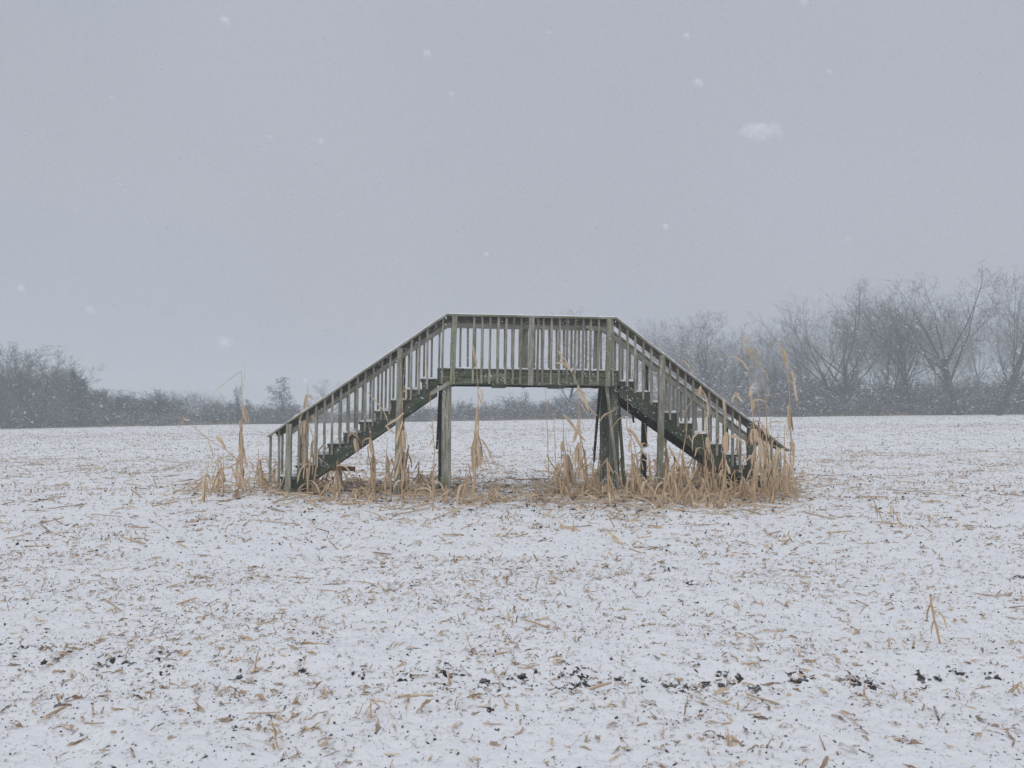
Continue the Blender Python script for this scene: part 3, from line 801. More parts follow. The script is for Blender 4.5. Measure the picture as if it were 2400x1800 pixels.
corn([(572,1162),(563,1084),(528,1053),(498,1037),(460,1005),(425,980),(401,974)], 'corn stalk left of the bridge snapped low and leaning far out to the left', leaves=[dict(p=[(487,1030),(492,1045),(498,1060),(500,1072)], w=.03), dict(p=[(512,1030),(505,1022),(520,1035),(528,1052)], w=.06), dict(p=[(430,986),(422,995),(419,1003)], w=.03), dict(p=[(445,985),(432,984),(428,974)], w=.05)], seed=2)
corn([(511.5,1160),(511,1110),(510,1063)], 'bare upright corn stub, left one of the close pair left of the tall bent-topped stalk', r=.014, auto=2, skirt=3, seed=3)
corn([(524,1166),(522,1120),(522.5,1061)], 'bare upright corn stub, right one of the close pair beside the tall bent-topped stalk', r=.014, auto=2, skirt=3, seed=4)
corn([(606,1140),(604,1090),(605,1051)], 'broken corn stalk with reddish top between the leaning stalk and the left stair', r=.015, auto=2, skirt=8, seed=5, leaves=[dict(p=[(604,1090),(590,1096),(572,1105)], w=.03), dict(p=[(607,1100),(620,1120),(640,1132),(648,1145)], w=.04)])
corn([(724,1146),(722,1080),(716,1030),(714,992),(720,963),(721,918),(719,900)], 'tall corn stalk with drooping husks overlapping the lower end of the left handrail', auto=4, skirt=14, seed=6, ears=[(714,985,712,1020,.12), (718,925,712,965,.06), (708,968,702,985,.05)], leaves=[dict(p=[(722,948),(730,960),(735,985)], w=.05), dict(p=[(721,930),(728,925),(737,940)], w=.035), dict(p=[(724,1005),(735,1025),(741,1045),(742,1100)], w=.05), dict(p=[(704,985),(700,970),(706,962),(715,968)], w=.05), dict(p=[(712,1020),(709,1060),(712,1100)], w=.05), dict(p=[(714,1020),(716,1060),(716,1110)], w=.045)])
corn([(736,1146),(737,1090),(738,1024)], 'corn stalk with fanned leaves just right of the one crossing the left handrail', auto=3, skirt=6, seed=7, leaves=[dict(p=[(740,1035),(746,1055),(752,1075),(756,1090)], w=.05), dict(p=[(734,1030),(730,1050),(733,1070)], w=.05), dict(p=[(744,1062),(752,1050),(761,1038)], w=.035), dict(p=[(742,1060),(746,1085),(748,1110)], w=.045)])
corn([(762,1151),(761,1100),(763,1060),(764,1021)], 'thin greenish corn stalk before the balusters of the left stair', r=.009, auto=2, skirt=3, seed=8)
corn([(793.6,1145),(792,1110),(792,1072)], 'short corn stalk in front of the rusty brown plank', r=.010, auto=1, skirt=4, seed=9)
corn([(880,1155),(877,1080),(870,1035),(862,975)], 'corn stalk with a hanging husk below the middle of the left stair', auto=3, skirt=9, seed=10, ears=[(868,1030,873,1062,.09), (832,1028,838,1060,.09)], leaves=[dict(p=[(863,1045),(866,1075),(870,1090)], w=.05), dict(p=[(850,1042),(838,1025),(824,1012),(818,1025)], w=.05)])
corn([(943,1188),(940,1092),(942,1022),(943,986),(943.5,929),(949.5,838)], 'tall corn stalk running up against the outer post of the left stair', auto=3, skirt=8, seed=11, ears=[(943,1008,945,1052,.11)], leaves=[dict(p=[(946,968),(930,982),(915,990),(901,1001)], w=.04), dict(p=[(940,1045),(930,1065),(924,1100)], w=.05), dict(p=[(948,905),(952,920),(953,935)], w=.03), dict(p=[(905,998),(912,1008),(925,1015)], w=.03), dict(p=[(862,920),(880,940),(900,965),(910,990)], w=.018)])
corn([(1014,1194),(1015,1098),(1019,1055),(1013,989),(1008,923)], 'very thin corn stalk just left of the left support post', r=.010, auto=1, seed=12, leaves=[dict(p=[(1016,1005),(1008,996),(998,993)], w=.045), dict(p=[(1018,1020),(1010,1035),(1007,1045)], w=.03)])
corn([(1109.6,1182),(1114,1110),(1121.7,1001),(1120,929),(1118.6,887),(1117,851),(1110,812)], 'tall corn stalk under the platform right of the left support post', auto=2, skirt=12, seed=13, leaves=[dict(p=[(1117,851),(1112,835),(1109,818),(1108,806)], w=.055), dict(p=[(1122,925),(1127,950),(1140,965)], w=.04), dict(p=[(1127.7,1028),(1140,1042),(1149,1056),(1156,1075),(1164,1095)], w=.045), dict(p=[(1118,1010),(1108,1050),(1107,1100),(1112,1130)], w=.06), dict(p=[(1120,1010),(1126,1050),(1130,1090)], w=.06), dict(p=[(1118,960),(1117,1000),(1112,1060),(1114,1120)], w=.05)], ears=[(1119,950,1118,985,.05)])
corn([(1084,1182),(1090,1130),(1094.5,1086)], 'snapped corn stub bent toward the tall stalk under the platform', r=.014, auto=1, skirt=3, seed=14, leaves=[dict(p=[(1094,1086),(1102,1096),(1109,1108)], w=.04)])
corn([(1287,1110),(1283,1010),(1278,908)], 'straight thin dark corn stem under the platform, leftmost of the right-hand clump', r=.010, seed=15)
corn([(1305.5,1105),(1300,1030),(1298,962)], 'thin corn stem just right of the straight dark one under the platform', r=.010, auto=1, seed=16)
corn([(1322,1120),(1321,1040),(1319,971)], 'corn stalk under the platform with one long leaf hanging to the right', auto=1, skirt=4, seed=17, leaves=[dict(p=[(1319,971),(1330,980),(1342,996),(1356,1015),(1372,1034)], w=.055)], ears=[(1317,1035,1318,1058,.07)])
corn([(1369,1182),(1362,1100),(1361,1046),(1357,959),(1352,896),(1338,869),(1322,852),(1306,820)], 'tall arching corn stalk rising past the platform rail right of centre', seed=18, auto=1, skirt=6, leaves=[dict(p=[(1340,872),(1328,856),(1315,850),(1302,852)], w=.045), dict(p=[(1354,905),(1364,925),(1375,945),(1380,962)], w=.06), dict(p=[(1354,930),(1364,950),(1374,965),(1381,977)], w=.045), dict(p=[(1338,868),(1325,845),(1315,832),(1306,819)], w=.022), dict(p=[(1361,1000),(1350,1015),(1347,1035)], w=.05), dict(p=[(1375,945),(1390,965),(1402,975)], w=.018)], ears=[(1358,1040,1356,1085,.09)])
corn([(1433.6,1160),(1428,1110),(1424.5,1073)], 'broken corn stalk with a wide leaf folded down left of the right support post', r=.011, seed=19, leaves=[dict(p=[(1424.5,1073),(1405,1095),(1390,1115),(1378,1145)], w=.075)], skirt=3, auto=1)
corn([(1500,1150),(1495,1090),(1484,1035),(1468,1001),(1471,960),(1470,925)], 'bent corn stalk beneath the upper part of the right stair', auto=3, skirt=6, seed=20, leaves=[dict(p=[(1470,1005),(1485,1015),(1502,1045),(1515,1072)], w=.06), dict(p=[(1404,990),(1415,972),(1436,962),(1452,952)], w=.035)])
corn([(1480,1155),(1481,1076),(1477,982)], 'reddish corn stem beneath the right stair just right of the support post', r=.008, auto=2, seed=21)
corn([(1626,1094),(1626,1004),(1625,930),(1626,841)], 'corn stalk behind the right stair topped by two short leaves', Y=15.9, auto=2, seed=22, tas=(.15, 4, .5), leaves=[dict(p=[(1623,880),(1614,860),(1596,842)], w=.04)])
corn([(1560,1092),(1560,982),(1560,900)], 'orange corn stalk behind the right stair next to its tall post', Y=15.6, r=.016, auto=2, skirt=8, seed=23)
corn([(1676,1172),(1672,1076),(1656,1013),(1650,951),(1642,904)], 'corn stalk in front of the right handrail with a drooping pale top', auto=2, skirt=8, seed=24, ears=[(1657,1025,1661,1062,.09), (1642,905,1640,925,.05)], leaves=[dict(p=[(1640,912),(1625,935),(1612,955),(1604,978)], w=.03), dict(p=[(1645,912),(1655,930),(1660,965),(1655,1010)], w=.03), dict(p=[(1638,908),(1630,918),(1640,928)], w=.05)])
corn([(1706,1186),(1700,1100),(1698,982),(1695,907)], 'corn stalk with a hanging yellow ear before the right handrail', auto=2, skirt=8, seed=25, ears=[(1703,1013,1702,1056,.105), (1696,935,1698,965,.05)], leaves=[dict(p=[(1695,1020),(1686,1012),(1680,1030)], w=.03)])
corn([(1729,1112),(1727,990),(1725,919)], 'short corn stalk behind the right handrail with leaves blown to the right', Y=15.6, auto=1, seed=26, leaves=[dict(p=[(1725,919),(1732,932),(1743,944)], w=.05), dict(p=[(1725,919),(1718,930),(1714,945)], w=.03)])
corn([(1656,1184),(1654,1140),(1653,1104)], 'stout snapped corn stub in front of the lower right stair', r=.015, skirt=5, seed=27)
corn([(1689,1192),(1689,1170),(1689,1150)], 'short thick corn stub nearest the viewer below the right stair', r=.020, skirt=3, seed=28)
corn([(1769,1192),(1769,1107),(1766,1010),(1764,951),(1761,913),(1753,866),(1738,846)], 'tall corn stalk past the right stair foot with its top arched to the left', auto=2, skirt=10, seed=29, leaves=[dict(p=[(1753,866),(1742,848),(1725,837),(1710,834),(1697,838)], w=.045), dict(p=[(1762,905),(1758,925),(1762,945)], w=.05), dict(p=[(1762,960),(1768,985),(1775,1005)], w=.04)], ears=[(1767,1005,1768,1045,.14), (1783,1030,1787,1070,.11), (1765,940,1765,965,.06)])
corn([(1786,1164),(1782,1060),(1780,982),(1776.6,919),(1770,869),(1760,830),(1752,812)], 'tall corn stalk past the right stair foot with a feathery drooping plume', auto=1, skirt=7, seed=30, tas=(.20, 7, .6), leaves=[dict(p=[(1752,812),(1742,818),(1736,812)], w=.03), dict(p=[(1756,815),(1766,830),(1770,852)], w=.04), dict(p=[(1760,812),(1775,818),(1785,832)], w=.035), dict(p=[(1750,816),(1756,836),(1766,852)], w=.04)])
corn([(1794,1166),(1797,1045),(1797,966),(1794,904),(1786,862)], 'tall corn stalk with a ragged top between the plumed stalk and the rightmost stalk', auto=4, skirt=9, seed=31, tas=(.16, 9, .5), leaves=[dict(p=[(1786,862),(1797,875),(1803,895)], w=.03), dict(p=[(1798,930),(1805,905)], w=.04), dict(p=[(1798,950),(1806,975),(1806,1008)], w=.03), dict(p=[(1798,1060),(1808,1080),(1816,1100)], w=.05), dict(p=[(1797,1020),(1794,1080),(1790,1130)], w=.06)])
corn([(1853,1170),(1850,1123),(1855,1045),(1852,982),(1850,919),(1845,860),(1833,820),(1829,808)], 'rightmost tall corn stalk, standing alone past the end of the right handrail', r=.014, auto=1, skirt=5, seed=32, tas=(.09, 5, .4), leaves=[dict(p=[(1856,869),(1861,890),(1863,915),(1868,942)], w=.045), dict(p=[(1831,812),(1838,835),(1845,858)], w=.05), dict(p=[(1847,985),(1835,990),(1820,989),(1804,991)], w=.05), dict(p=[(1852,870),(1860,882),(1862,900)], w=.03), dict(p=[(1853,1030),(1862,1045),(1858,1060)], w=.04)], ears=[(1856,1030,1860,1060,.06), (1848,950,1848,962,.04), (1838,818,1848,870,.045)])
corn([(1815,1172),(1812,1100),(1808,1010)], 'leafy corn stalk between the bottom post and the rightmost tall stalk', skirt=10, auto=3, seed=33)
corn([(1740,1175),(1738,1120),(1736,1070)], 'corn stalk with sagging leaves in front of the bottom post of the right stair', skirt=9, auto=3, seed=34)

mg = random.Random(303)
for (a0, a1, cnt, h0, h1, lab) in [(1490, 1590, 6, .7, 1.35, 'waist-high corn stalk with sagging leaves under the upper right stair'), (1600, 1700, 7, .6, 1.3, 'waist-high corn stalk with sagging leaves under the lower right stair'), (1710, 1850, 8, .6, 1.3, 'waist-high corn stalk with sagging leaves at the foot of the right stair'),
        (1325, 1400, 4, .6, 1.1, 'waist-high corn stalk with sagging leaves left of the right support posts'), (780, 925, 5, .5, 1.0, 'knee-high corn stalk with sagging leaves under the left stair'), (460, 560, 4, .4, .8, 'knee-high corn stalk in the clump left of the left stair')]:
    for k in range(cnt):
        px = mg.uniform(a0, a1); py = mg.uniform(1150, 1180) if k % 2 else mg.uniform(1125, 1140); Y = F*EYE/(py-975); h = mg.uniform(h0, h1)*F/Y; dx = mg.uniform(-.22, .22)
        corn([(px, py), (px+dx*h*.3, py-h*.4), (px+dx*h, py-h)], lab, Y=Y, auto=mg.randint(3, 6), skirt=mg.randint(5, 11), seed=100+k+int(px), r=mg.uniform(.010, .014), group=lab.replace('corn stalk', 'corn stalks'),
             ears=[(px+dx*h*.5, py-h*.6, px+dx*h*.5+mg.uniform(-8, 8), py-h*.6+32, .08)] if k % 3 == 0 else ())
# ---- broken stubs: a set of forms copied round the bridge
def stub_proto(seed):
    rs_ = random.Random(seed*31+7); rt = empty('corn_stub'); h = rs_.uniform(.2, .72); lean = Vector((rs_.uniform(-.6, .6), rs_.uniform(-.5, .5), 1)).normalized()
    pts = [Vector((0, 0, -.03))]
    nn = 6; d = lean.copy()
    for i in range(nn): d = (d+Vector((rs_.uniform(-.12, .12), rs_.uniform(-.12, .12), 0))).normalized(); pts.append(pts[-1]+d*h/nn)
    if rs_.random() < .45:
        kd = Vector((rs_.uniform(-1, 1), rs_.uniform(-.6, .6), rs_.uniform(-.9, -.1))).normalized(); l2 = rs_.uniform(.15, .4)
        for i in range(3): q = pts[-1]+kd*l2/3; q.z = max(q.z, .01); pts.append(q)
    mb = MB(); r = rs_.uniform(.011, .016); mb.tube(pts, [r*(1-.35*i/len(pts))*(1.2 if i % 2 == 0 else .95) for i in range(len(pts))], 6); mb.build('stalk', STALK, rt, True)
    mb = MB()
    for k in range(rs_.randint(2, 7)):
        p = pts[rs_.randint(1, len(pts)-1)]; a = rs_.uniform(0, 6.28)
        q = leaf_path(p, a, rs_.uniform(-.4, 1.1), rs_.uniform(.16, .45), rs_, droop=rs_.uniform(.9, 2.0), n=8)
        mb.ribbon(q, blade_w(8, rs_.uniform(.018, .045), rs_), Vector((rs_.uniform(-1, 1), rs_.uniform(-1, 1), 0)), fold=rs_.uniform(.2, .7), twist=rs_.uniform(-2.5, 2.5))
    mb.build('leaves', LEAF, rt); return rt
NP = 16
protos = [stub_proto(s) for s in range(NP)]; used = [False]*NP
clusters = [  # px range, foot-row range, count, scale, label
    (470, 660, 1128, 1168, 26, .85, 'broken corn stub in the low clump left of the left stair'),
    (690, 790, 1130, 1170, 16, .95, 'broken corn stub at the foot of the left stair'),
    (800, 1020, 1128, 1182, 34, 1.05, 'broken corn stub under the left stair'),
    (1030, 1150, 1140, 1192, 12, .8, 'broken corn stub beside the left support post'),
    (1290, 1400, 1110, 1165, 30, 1.0, 'broken corn stub in the clump left of the right support posts'),
    (1400, 1500, 1120, 1190, 24, 1.0, 'broken corn stub around the feet of the right support posts'),
    (1490, 1555, 1112, 1190, 19, 1.1, 'broken corn stub around the foot of the outer post of the right stair'),
    (1555, 1625, 1112, 1190, 21, 1.15, 'broken corn stub in the thick clump below the middle of the right stair'),
    (1625, 1700, 1112, 1190, 22, 1.15, 'broken corn stub below the hanging yellow ear at the right stair'),
    (1700, 1765, 1118, 1186, 18, 1.1, 'broken corn stub beside the black pipe mouth'),
    (1765, 1815, 1118, 1186, 14, 1.05, 'broken corn stub under the feathery drooping plume'),
    (1815, 1870, 1118, 1180, 12, .9, 'broken corn stub beside the rightmost tall corn stalk'),
]
ps = random.Random(77); ip = 0
for (a0, a1, y0, y1, cnt, sc, lab) in clusters:
    for k in range(cnt):
        j = ip % NP; ip += 1
        o = protos[j] if not used[j] else copy_tree(protos[j]); used[j] = True
        py = ps.uniform(y0, y1); Y = F*EYE/(py-975); px = ps.uniform(a0, a1); x = (px-1200)/F*Y
        o.location = (x, Y, gz(x, Y)); o.rotation_euler = (0, 0, ps.uniform(0, 6.28)); s_ = sc*ps.uniform(.6, 1.25); o.scale = (s_, s_, s_*ps.uniform(.8, 1.25))
        tag(o, lab, 'corn stub', lab.replace('broken corn stub', 'broken corn stubs'))
# stubs out in the field
field_stubs = [(2070,1228,'twin dark corn stubs on the snow right of the bridge',1.0), (2115,1240,'leaning corn stub right of the twin dark stubs',1.0), (2205,1508,'low corn stub with splayed leaves at the right edge of the foreground',.75),
    (1895,1205,'small corn stub just past the rightmost tall stalk',.7), (2265,1245,'small upright corn stub far out on the right of the field',.6), (595,1575,'small corn stub standing in the left foreground',.45), (1110,1540,'small corn stub in the middle foreground',.3),
    (870,1690,'corn stub low in the bottom foreground left of centre',.4), (650,1750,'corn stub at the bottom edge of the field left of centre',.45), (2370,1620,'tiny corn stub by the right edge below the soil row',.4), (1460,1575,'tuft of corn fibres between two bare soil patches',.35), (2040,1655,'dark matted corn stub low on the right',.4)]
for k, (px, py, lab, s_) in enumerate(field_stubs):
    o = copy_tree(protos[(k*5+1) % NP]); p = ground_pt(px, py); o.location = (p.x, p.y, gz(p.x, p.y)); o.rotation_euler = (0, 0, k*1.3); o.scale = (s_*.62,)*3; tag(o, lab, 'corn stub')
    if 'group' in o: del o['group']

# fallen stalks and leaves lying in the strip round the bridge (uncountable mat)
def strip_pts(n, seedless=0):
    px = np.where(rng.random(n) < .45, rng.normal(1180, 420, n), np.where(rng.random(n) < .75, rng.uniform(1250, 1870, n), rng.uniform(620, 1120, n)))
    py = 1152+rng.normal(0, 17, n)*np.where(rng.random(n) < .2, 2.2, 1); py = np.clip(py, 1112, 1260); Y = F*EYE/(py-975); return (px-1200)/F*Y, Y
n = 800; X, Y = strip_pts(n); Ln = rng.uniform(.12, .75, n); w = rng.uniform(.010, .022, n)
mat1 = scatter('fallen_stalks', stT, np.stack([X, Y, gz_np(X, Y)+rng.random(n)**2*.10+.012], 1), rng.normal(0, .8, n), rng.normal(0, .10, n), rng.uniform(0, 6, n), np.stack([Ln, w, w], 1), DEBRIS)
tag(mat1, 'mat of fallen corn stalks lying along the foot of the bridge', 'fallen stalks', kind='stuff')
n = 1700; X, Y = strip_pts(n); Ln = rng.uniform(.06, .36, n); w = Ln*rng.uniform(.06, .16, n)
mat2 = scatter('fallen_leaves', leafT, np.stack([X, Y, gz_np(X, Y)+rng.random(n)**2*.10+.01], 1), rng.uniform(0, 6.28, n), rng.normal(0, .45, n), rng.normal(0, .9, n), np.stack([Ln, w, w], 1), LEAF)
tag(mat2, 'mat of dry corn leaves heaped round the foot of the bridge', 'fallen leaves', kind='stuff')
n = 2600; X, Y = strip_pts(n); Y = Y+.45; Ln = rng.uniform(.01, .045, n)
mat3 = scatter('litter_soil', crT, np.stack([X, Y, gz_np(X, Y)+.01], 1), rng.uniform(0, 6.28, n), rng.normal(0, .3, n), rng.normal(0, .9, n), np.stack([Ln*2, Ln, Ln*.7], 1), SOIL, tri=True)
tag(mat3, 'dark wet earth showing between the fallen stalks under the bridge', 'soil', kind='stuff')
m, t, bs = newmat('green_weed'); bs.inputs['Base Color'].default_value = (.06, .11, .05, 1); GRASS = m
n = 1500; px = rng.uniform(1050, 1560, n); py = 1196+rng.normal(0, 9, n); Y = F*EYE/(py-975); X = (px-1200)/F*Y; Ln = rng.uniform(.02, .06, n)
k = vnoise(X*3, Y*3, 31) > .5; X, Y, Ln = X[k], Y[k], Ln[k]; n = len(X)
o = scatter('grass', leafT, np.stack([X, Y, gz_np(X, Y)+.01], 1), rng.uniform(0, 6.28, n), rng.uniform(.2, 1.3, n), rng.normal(0, .5, n), np.stack([Ln, Ln*.12, Ln*.1], 1), GRASS)
tag(o, 'sparse green weeds in the snow before the bridge', 'grass', kind='stuff')

# ------------------------------------------------------------------ trees
class TB:
    """bare tree: trunk+main limbs in one mesh, finer branches and twigs in the other"""
    def __init__(s, seed): s.r = random.Random(seed); s.t = MB(); s.c = MB()
    def branch(s, p, d, ln, rad, lvl, P):
        r = s.r; nseg = max(2, (6, 5, 4, 3, 2)[min(lvl, 4)]); pts = [p.copy()]; dirs = [d.copy()]; q = p.copy(); dd = d.copy()
        for i in range(nseg):
            w = P['wig']*(1+.35*lvl)
            dd = (dd+Vector((r.uniform(-w, w), r.uniform(-w, w), r.uniform(-w*.5, w*.5)+P['up'][min(lvl, len(P['up'])-1)]))).normalized()
            q = q+dd*ln/nseg; pts.append(q.copy()); dirs.append(dd.copy())
        end = .45 if lvl == 0 else .3
        rads = [max(rad*(1-(1-end)*i/nseg), P['rmin']) for i in range(nseg+1)]
        (s.t if lvl <= 1 else s.c).tube(pts, rads, (7, 5, 4, 3, 3, 3)[min(lvl, 5)], cap=False)
        if lvl >= P['lev']: return
        nch = P['nch'][lvl]; nch = int(nch*r.uniform(.8, 1.25)+.5)
        for k in range(nch):
            lo = P['first'][lvl]; u = lo+(1-lo)*((k+r.random())/nch); i = min(nseg-1, int(u*nseg)); f = u*nseg-i
            bp_ = pts[i].lerp(pts[i+1], min(1, f)); bd = dirs[i]
            ang = P['ang'][lvl]*r.uniform(.6, 1.3); az_ = k*2.4+r.uniform(-.7, .7)
            o1 = bd.orthogonal().normalized(); o2 = bd.cross(o1)
            nd = (bd*math.cos(ang)+(o1*math.cos(az_)+o2*math.sin(az_))*math.sin(ang)).normalized()
            cl = ln*P['len'][lvl]*r.uniform(.65, 1.2)*(1-.35*u if lvl > 0 else 1); cr2 = rads[i]*P['rr'][lvl]*r.uniform(.7, 1.0)
            s.branch(bp_, nd, cl, max(cr2, P['rmin']), lvl+1, P)
        if lvl < P['lev'] and lvl > 0: s.branch(pts[-1], dirs[-1], ln*.45, max(rads[-1], P['rmin']), lvl+1, P)
PS = dict(
    fan=dict(wig=.10, up=[.0, .06, .05, .03, .0], rmin=.0085, lev=5, nch=[8, 6, 5, 4, 2], first=[.42, .22, .2, .15, .1], ang=[.74, .65, .7, .75, .8], len=[1.25, .55, .5, .5, .5], rr=[.55, .5, .5, .55, .6], trunk=.5),
    tall=dict(wig=.09, up=[.0, .08, .05, .02, .0], rmin=.0085, lev=5, nch=[9, 5, 4, 4, 2], first=[.30, .25, .2, .15, .1], ang=[.62, .7, .7, .75, .8], len=[.78, .55, .5, .5, .5], rr=[.42, .5, .5, .55, .6], trunk=.72),
    bushy=dict(wig=.12, up=[.0, .05, .03, .0, -.02], rmin=.0085, lev=5, nch=[9, 6, 4, 4, 2], first=[.18, .15, .15, .1, .1], ang=[.75, .7, .75, .8, .8], len=[.62, .6, .55, .5, .5], rr=[.45, .5, .5, .55, .6], trunk=.7),
    weep=dict(wig=.12, up=[.0, .0, -.10, -.16, -.2], rmin=.0085, lev=5, nch=[10, 6, 5, 4, 3], first=[.25, .2, .15, .1, .1], ang=[.75, .8, .7, .6, .6], len=[.55, .6, .6, .6, .5], rr=[.4, .5, .5, .55, .6], trunk=.75),
    pole=dict(wig=.08, up=[.0, .12, .06, .02, .0], rmin=.0085, lev=4, nch=[12, 4, 4, 3], first=[.35, .2, .15, .1], ang=[.5, .6, .65, .7], len=[.30, .5, .5, .5], rr=[.35, .5, .55, .6], trunk=.92))
def tree_mesh(kind, seed, H=10.0, stems=1, lean=(0, 0)):
    P_ = PS[kind]; tb = TB(seed)
    for k in range(stems):
        d = Vector((lean[0]+(tb.r.uniform(-.3, .3) if stems > 1 else 0), lean[1], 1)).normalized()
        tb.branch(Vector((tb.r.uniform(-.3, .3) if stems > 1 else 0, 0, -.3)), d, H*P_['trunk'], H*(.025 if kind == 'fan' else .020)/(1 if stems == 1 else 1.3), 0, P_)
    zz_ = sorted(v.z for v in tb.c.v); zs = zz_[int(len(zz_)*.988)]; s_ = H/zs
    for v in tb.t.v: v *= s_
    for v in tb.c.v: v *= s_
    for v in tb.c.v+tb.t.v:          # crowns end in a rounded outline, not in single long shoots
        lim = H*(.99-.10*min(1, (v.x*v.x+v.y*v.y)/(H*.45)**2))
        if v.z > lim: v.z = lim+(v.z-lim)*.3
    rt = empty('bare_tree'); tb.t.build('trunk', BARK, rt); tb.c.build('crown', TWIG, rt); return rt
def top_h(px, pybase, pytop, Y): return at(px, pytop, Y).z-gz((px-1200)/F*Y, Y)
SPEC = [  # px, top y, distance, kind, seed, stems, lean, label, width factor
    (2243, 630, 98, 'fan', 1, 1, (0, 0), 'largest bare tree with a broad fan crown at the right end of the tree line', 1.35),
    (2335, 624, 94, 'tall', 2, 2, (.16, 0), 'bare tree leaning right at the far right edge of the tree line', 1.1),
    (2140, 650, 101, 'tall', 3, 2, (0, 0), 'tall straight double-stemmed bare tree left of the largest one', 1.1),
    (1983, 655, 104, 'fan', 4, 1, (.03, 0), 'bare tree with forked upright limbs beside the one leaning left', 1.15),
    (1962, 676, 103, 'fan', 5, 1, (-.30, 0), 'bare tree whose heavy limbs sweep out to the left over the thicket', 1.2),
    (2078, 690, 106, 'tall', 6, 3, (0, 0), 'slim many-stemmed bare tree in the middle of the right tree group', 1.15),
    (1675, 728, 128, 'bushy', 7, 2, (0, 0), 'faint rounded bare tree seen just above the right handrail', 1.3),
    (1578, 738, 150, 'tall', 8, 2, (0, 0), 'palest bare tree beyond the upper right handrail', .9),
    (1334, 722, 112, 'bushy', 9, 1, (0, 0), 'bare tree standing behind the platform railing', 1.0),
    (52, 795, 100, 'bushy', 10, 1, (.0, 0), 'tallest bare tree at the left edge of the picture', 1.1),
    (92, 812, 98, 'bushy', 11, 2, (.08, 0), 'spreading bare tree right of the tallest one at the left edge', 1.1),
    (668, 878, 102, 'weep', 12, 1, (0, 0), 'small drooping bare tree just left of the left stair', .9),
    (770, 886, 125, 'fan', 13, 1, (0, 0), 'small round-crowned bare tree above the lower left handrail', 1.3),
    (558, 900, 101, 'pole', 14, 1, (-.05, 0), 'thin sapling behind the tall corn stalk on the left', .8),
    (290, 922, 103, 'bushy', 15, 3, (0, 0), 'vine-covered bare shrub tree, left one of two in the left hedgerow', 1.0),
    (372, 908, 103, 'bushy', 16, 3, (0, 0), 'vine-covered bare shrub tree, right one of two in the left hedgerow', .8),
    (1232, 905, 108, 'pole', 17, 1, (0, 0), 'thin sapling rising from the brush seen under the platform', 1.0),
]
protoT = {}
for (px, ty, Y, kind, sd_, st_, ln_, lab, wf) in SPEC:
    x = (px-1200)/F*Y; H = top_h(px, 0, ty, Y)*.99; o = tree_mesh(kind, sd_, H, st_, ln_); o.location = (x, Y, gz(x, Y)-.1); o.scale = (wf, wf, 1)
    tag(o, lab, 'tree'); protoT[sd_] = (o, H, kind)
# further trees, fainter in the falling snow
ts = random.Random(9)
def more(n, a0, a1, y0, y1, t0, t1, src, lab, grp):
    for k in range(n):
        o0, H0, _ = protoT[src[k % len(src)]]; o = copy_tree(o0); px = a0+(a1-a0)*(k+ts.random())/n; Y = ts.uniform(y0, y1); x = (px-1200)/F*Y
        H = top_h(px, 0, ts.uniform(t0, t1), Y); s_ = H/H0; o.location = (x, Y, gz(x, Y)-.1); o.rotation_euler = (0, 0, ts.uniform(0, 6.28)); o.scale = (s_*ts.uniform(.7, 1), s_*ts.uniform(.7, 1), s_); tag(o, lab, 'tree', grp)
more(9, 1880, 2420, 150, 185, 680, 740, [3, 6, 4, 3], 'bare tree standing among the large trees of the right-hand wood', 'bare trees filling the right-hand wood')
more(7, 1780, 2400, 125, 150, 800, 870, [6, 3, 14, 17], 'slender bare tree low in the right-hand wood', 'slender trees low in the right-hand wood')
more(9, 1480, 1900, 140, 180, 735, 800, [8, 6, 3, 7], 'hazy bare tree beyond the right stair', 'hazy trees beyond the right stair')
more(10, 1500, 1900, 110, 128, 800, 870, [14, 17, 6], 'thin bare tree in front of the hazy ones beyond the right stair', 'thin trees beyond the right stair')
more(9, 395, 500, 190, 240, 905, 930, [8, 6, 3], 'very pale distant bare tree in the gap of the left hedgerow', 'very pale distant trees in the left gap')
more(6, 0, 175, 106, 125, 840, 890, [10, 11, 15], 'bare tree crowded behind the two tall ones at the left edge', 'bare trees crowded at the left edge')
more(4, 175, 250, 104, 114, 905, 935, [15, 16], 'low bare tree between the evergreens and the vine-covered shrubs', 'low bare trees left of the vine-covered shrubs')

# evergreens (dense, pale with snow)
def evergreen(seed, H, Wd):
    rs_ = random.Random(seed); rt = empty('evergreen_tree'); mb = MB(); mb.tube([(0, 0, -.2), (0, 0, H*.9)], [.14, .02], 6); mb.build('trunk', BARK, rt); mb = MB()
    for k in range(4200):
        u = rs_.random()**.8; z = .2+u*H*.98; rmax = Wd*(1-u)**.9*(.95+.08*math.sin(z*7+seed))
        a = rs_.uniform(0, 6.28); r_ = rmax*rs_.random()**.45*(1+.75*mnoise.noise(Vector((math.cos(a)*1.6, math.sin(a)*1.6, z*1.5+seed)))); p = Vector((r_*math.cos(a), r_*math.sin(a), z+rs_.uniform(-.15, .15))); d = Vector((math.cos(a), math.sin(a), rs_.uniform(-.3, .5))).normalized()
        l_ = rs_.uniform(.12, .34); mb.ribbon([p, p+d*l_*.6, p+d*l_], [.06, .09, .01], Vector((-math.sin(a), math.cos(a), rs_.uniform(-.5, .5))), fold=.3)
    mb.build('crown', EVER, rt); return rt
for k, (px, ty, Y, wd, lab) in enumerate([(170, 874, 99.5, 3.4, 'pale green evergreen right of the tall bare trees at the left edge'), (192, 893, 99.5, 3.0, 'shorter evergreen at the right flank of the left tree group'), (2, 880, 99.5, 3.2, 'evergreen cut by the left edge of the picture')]):
    x = (px-1200)/F*Y; o = evergreen(50+k, top_h(px, 0, ty, Y), wd); o.location = (x, Y, gz(x, Y)); tag(o, lab, 'tree')

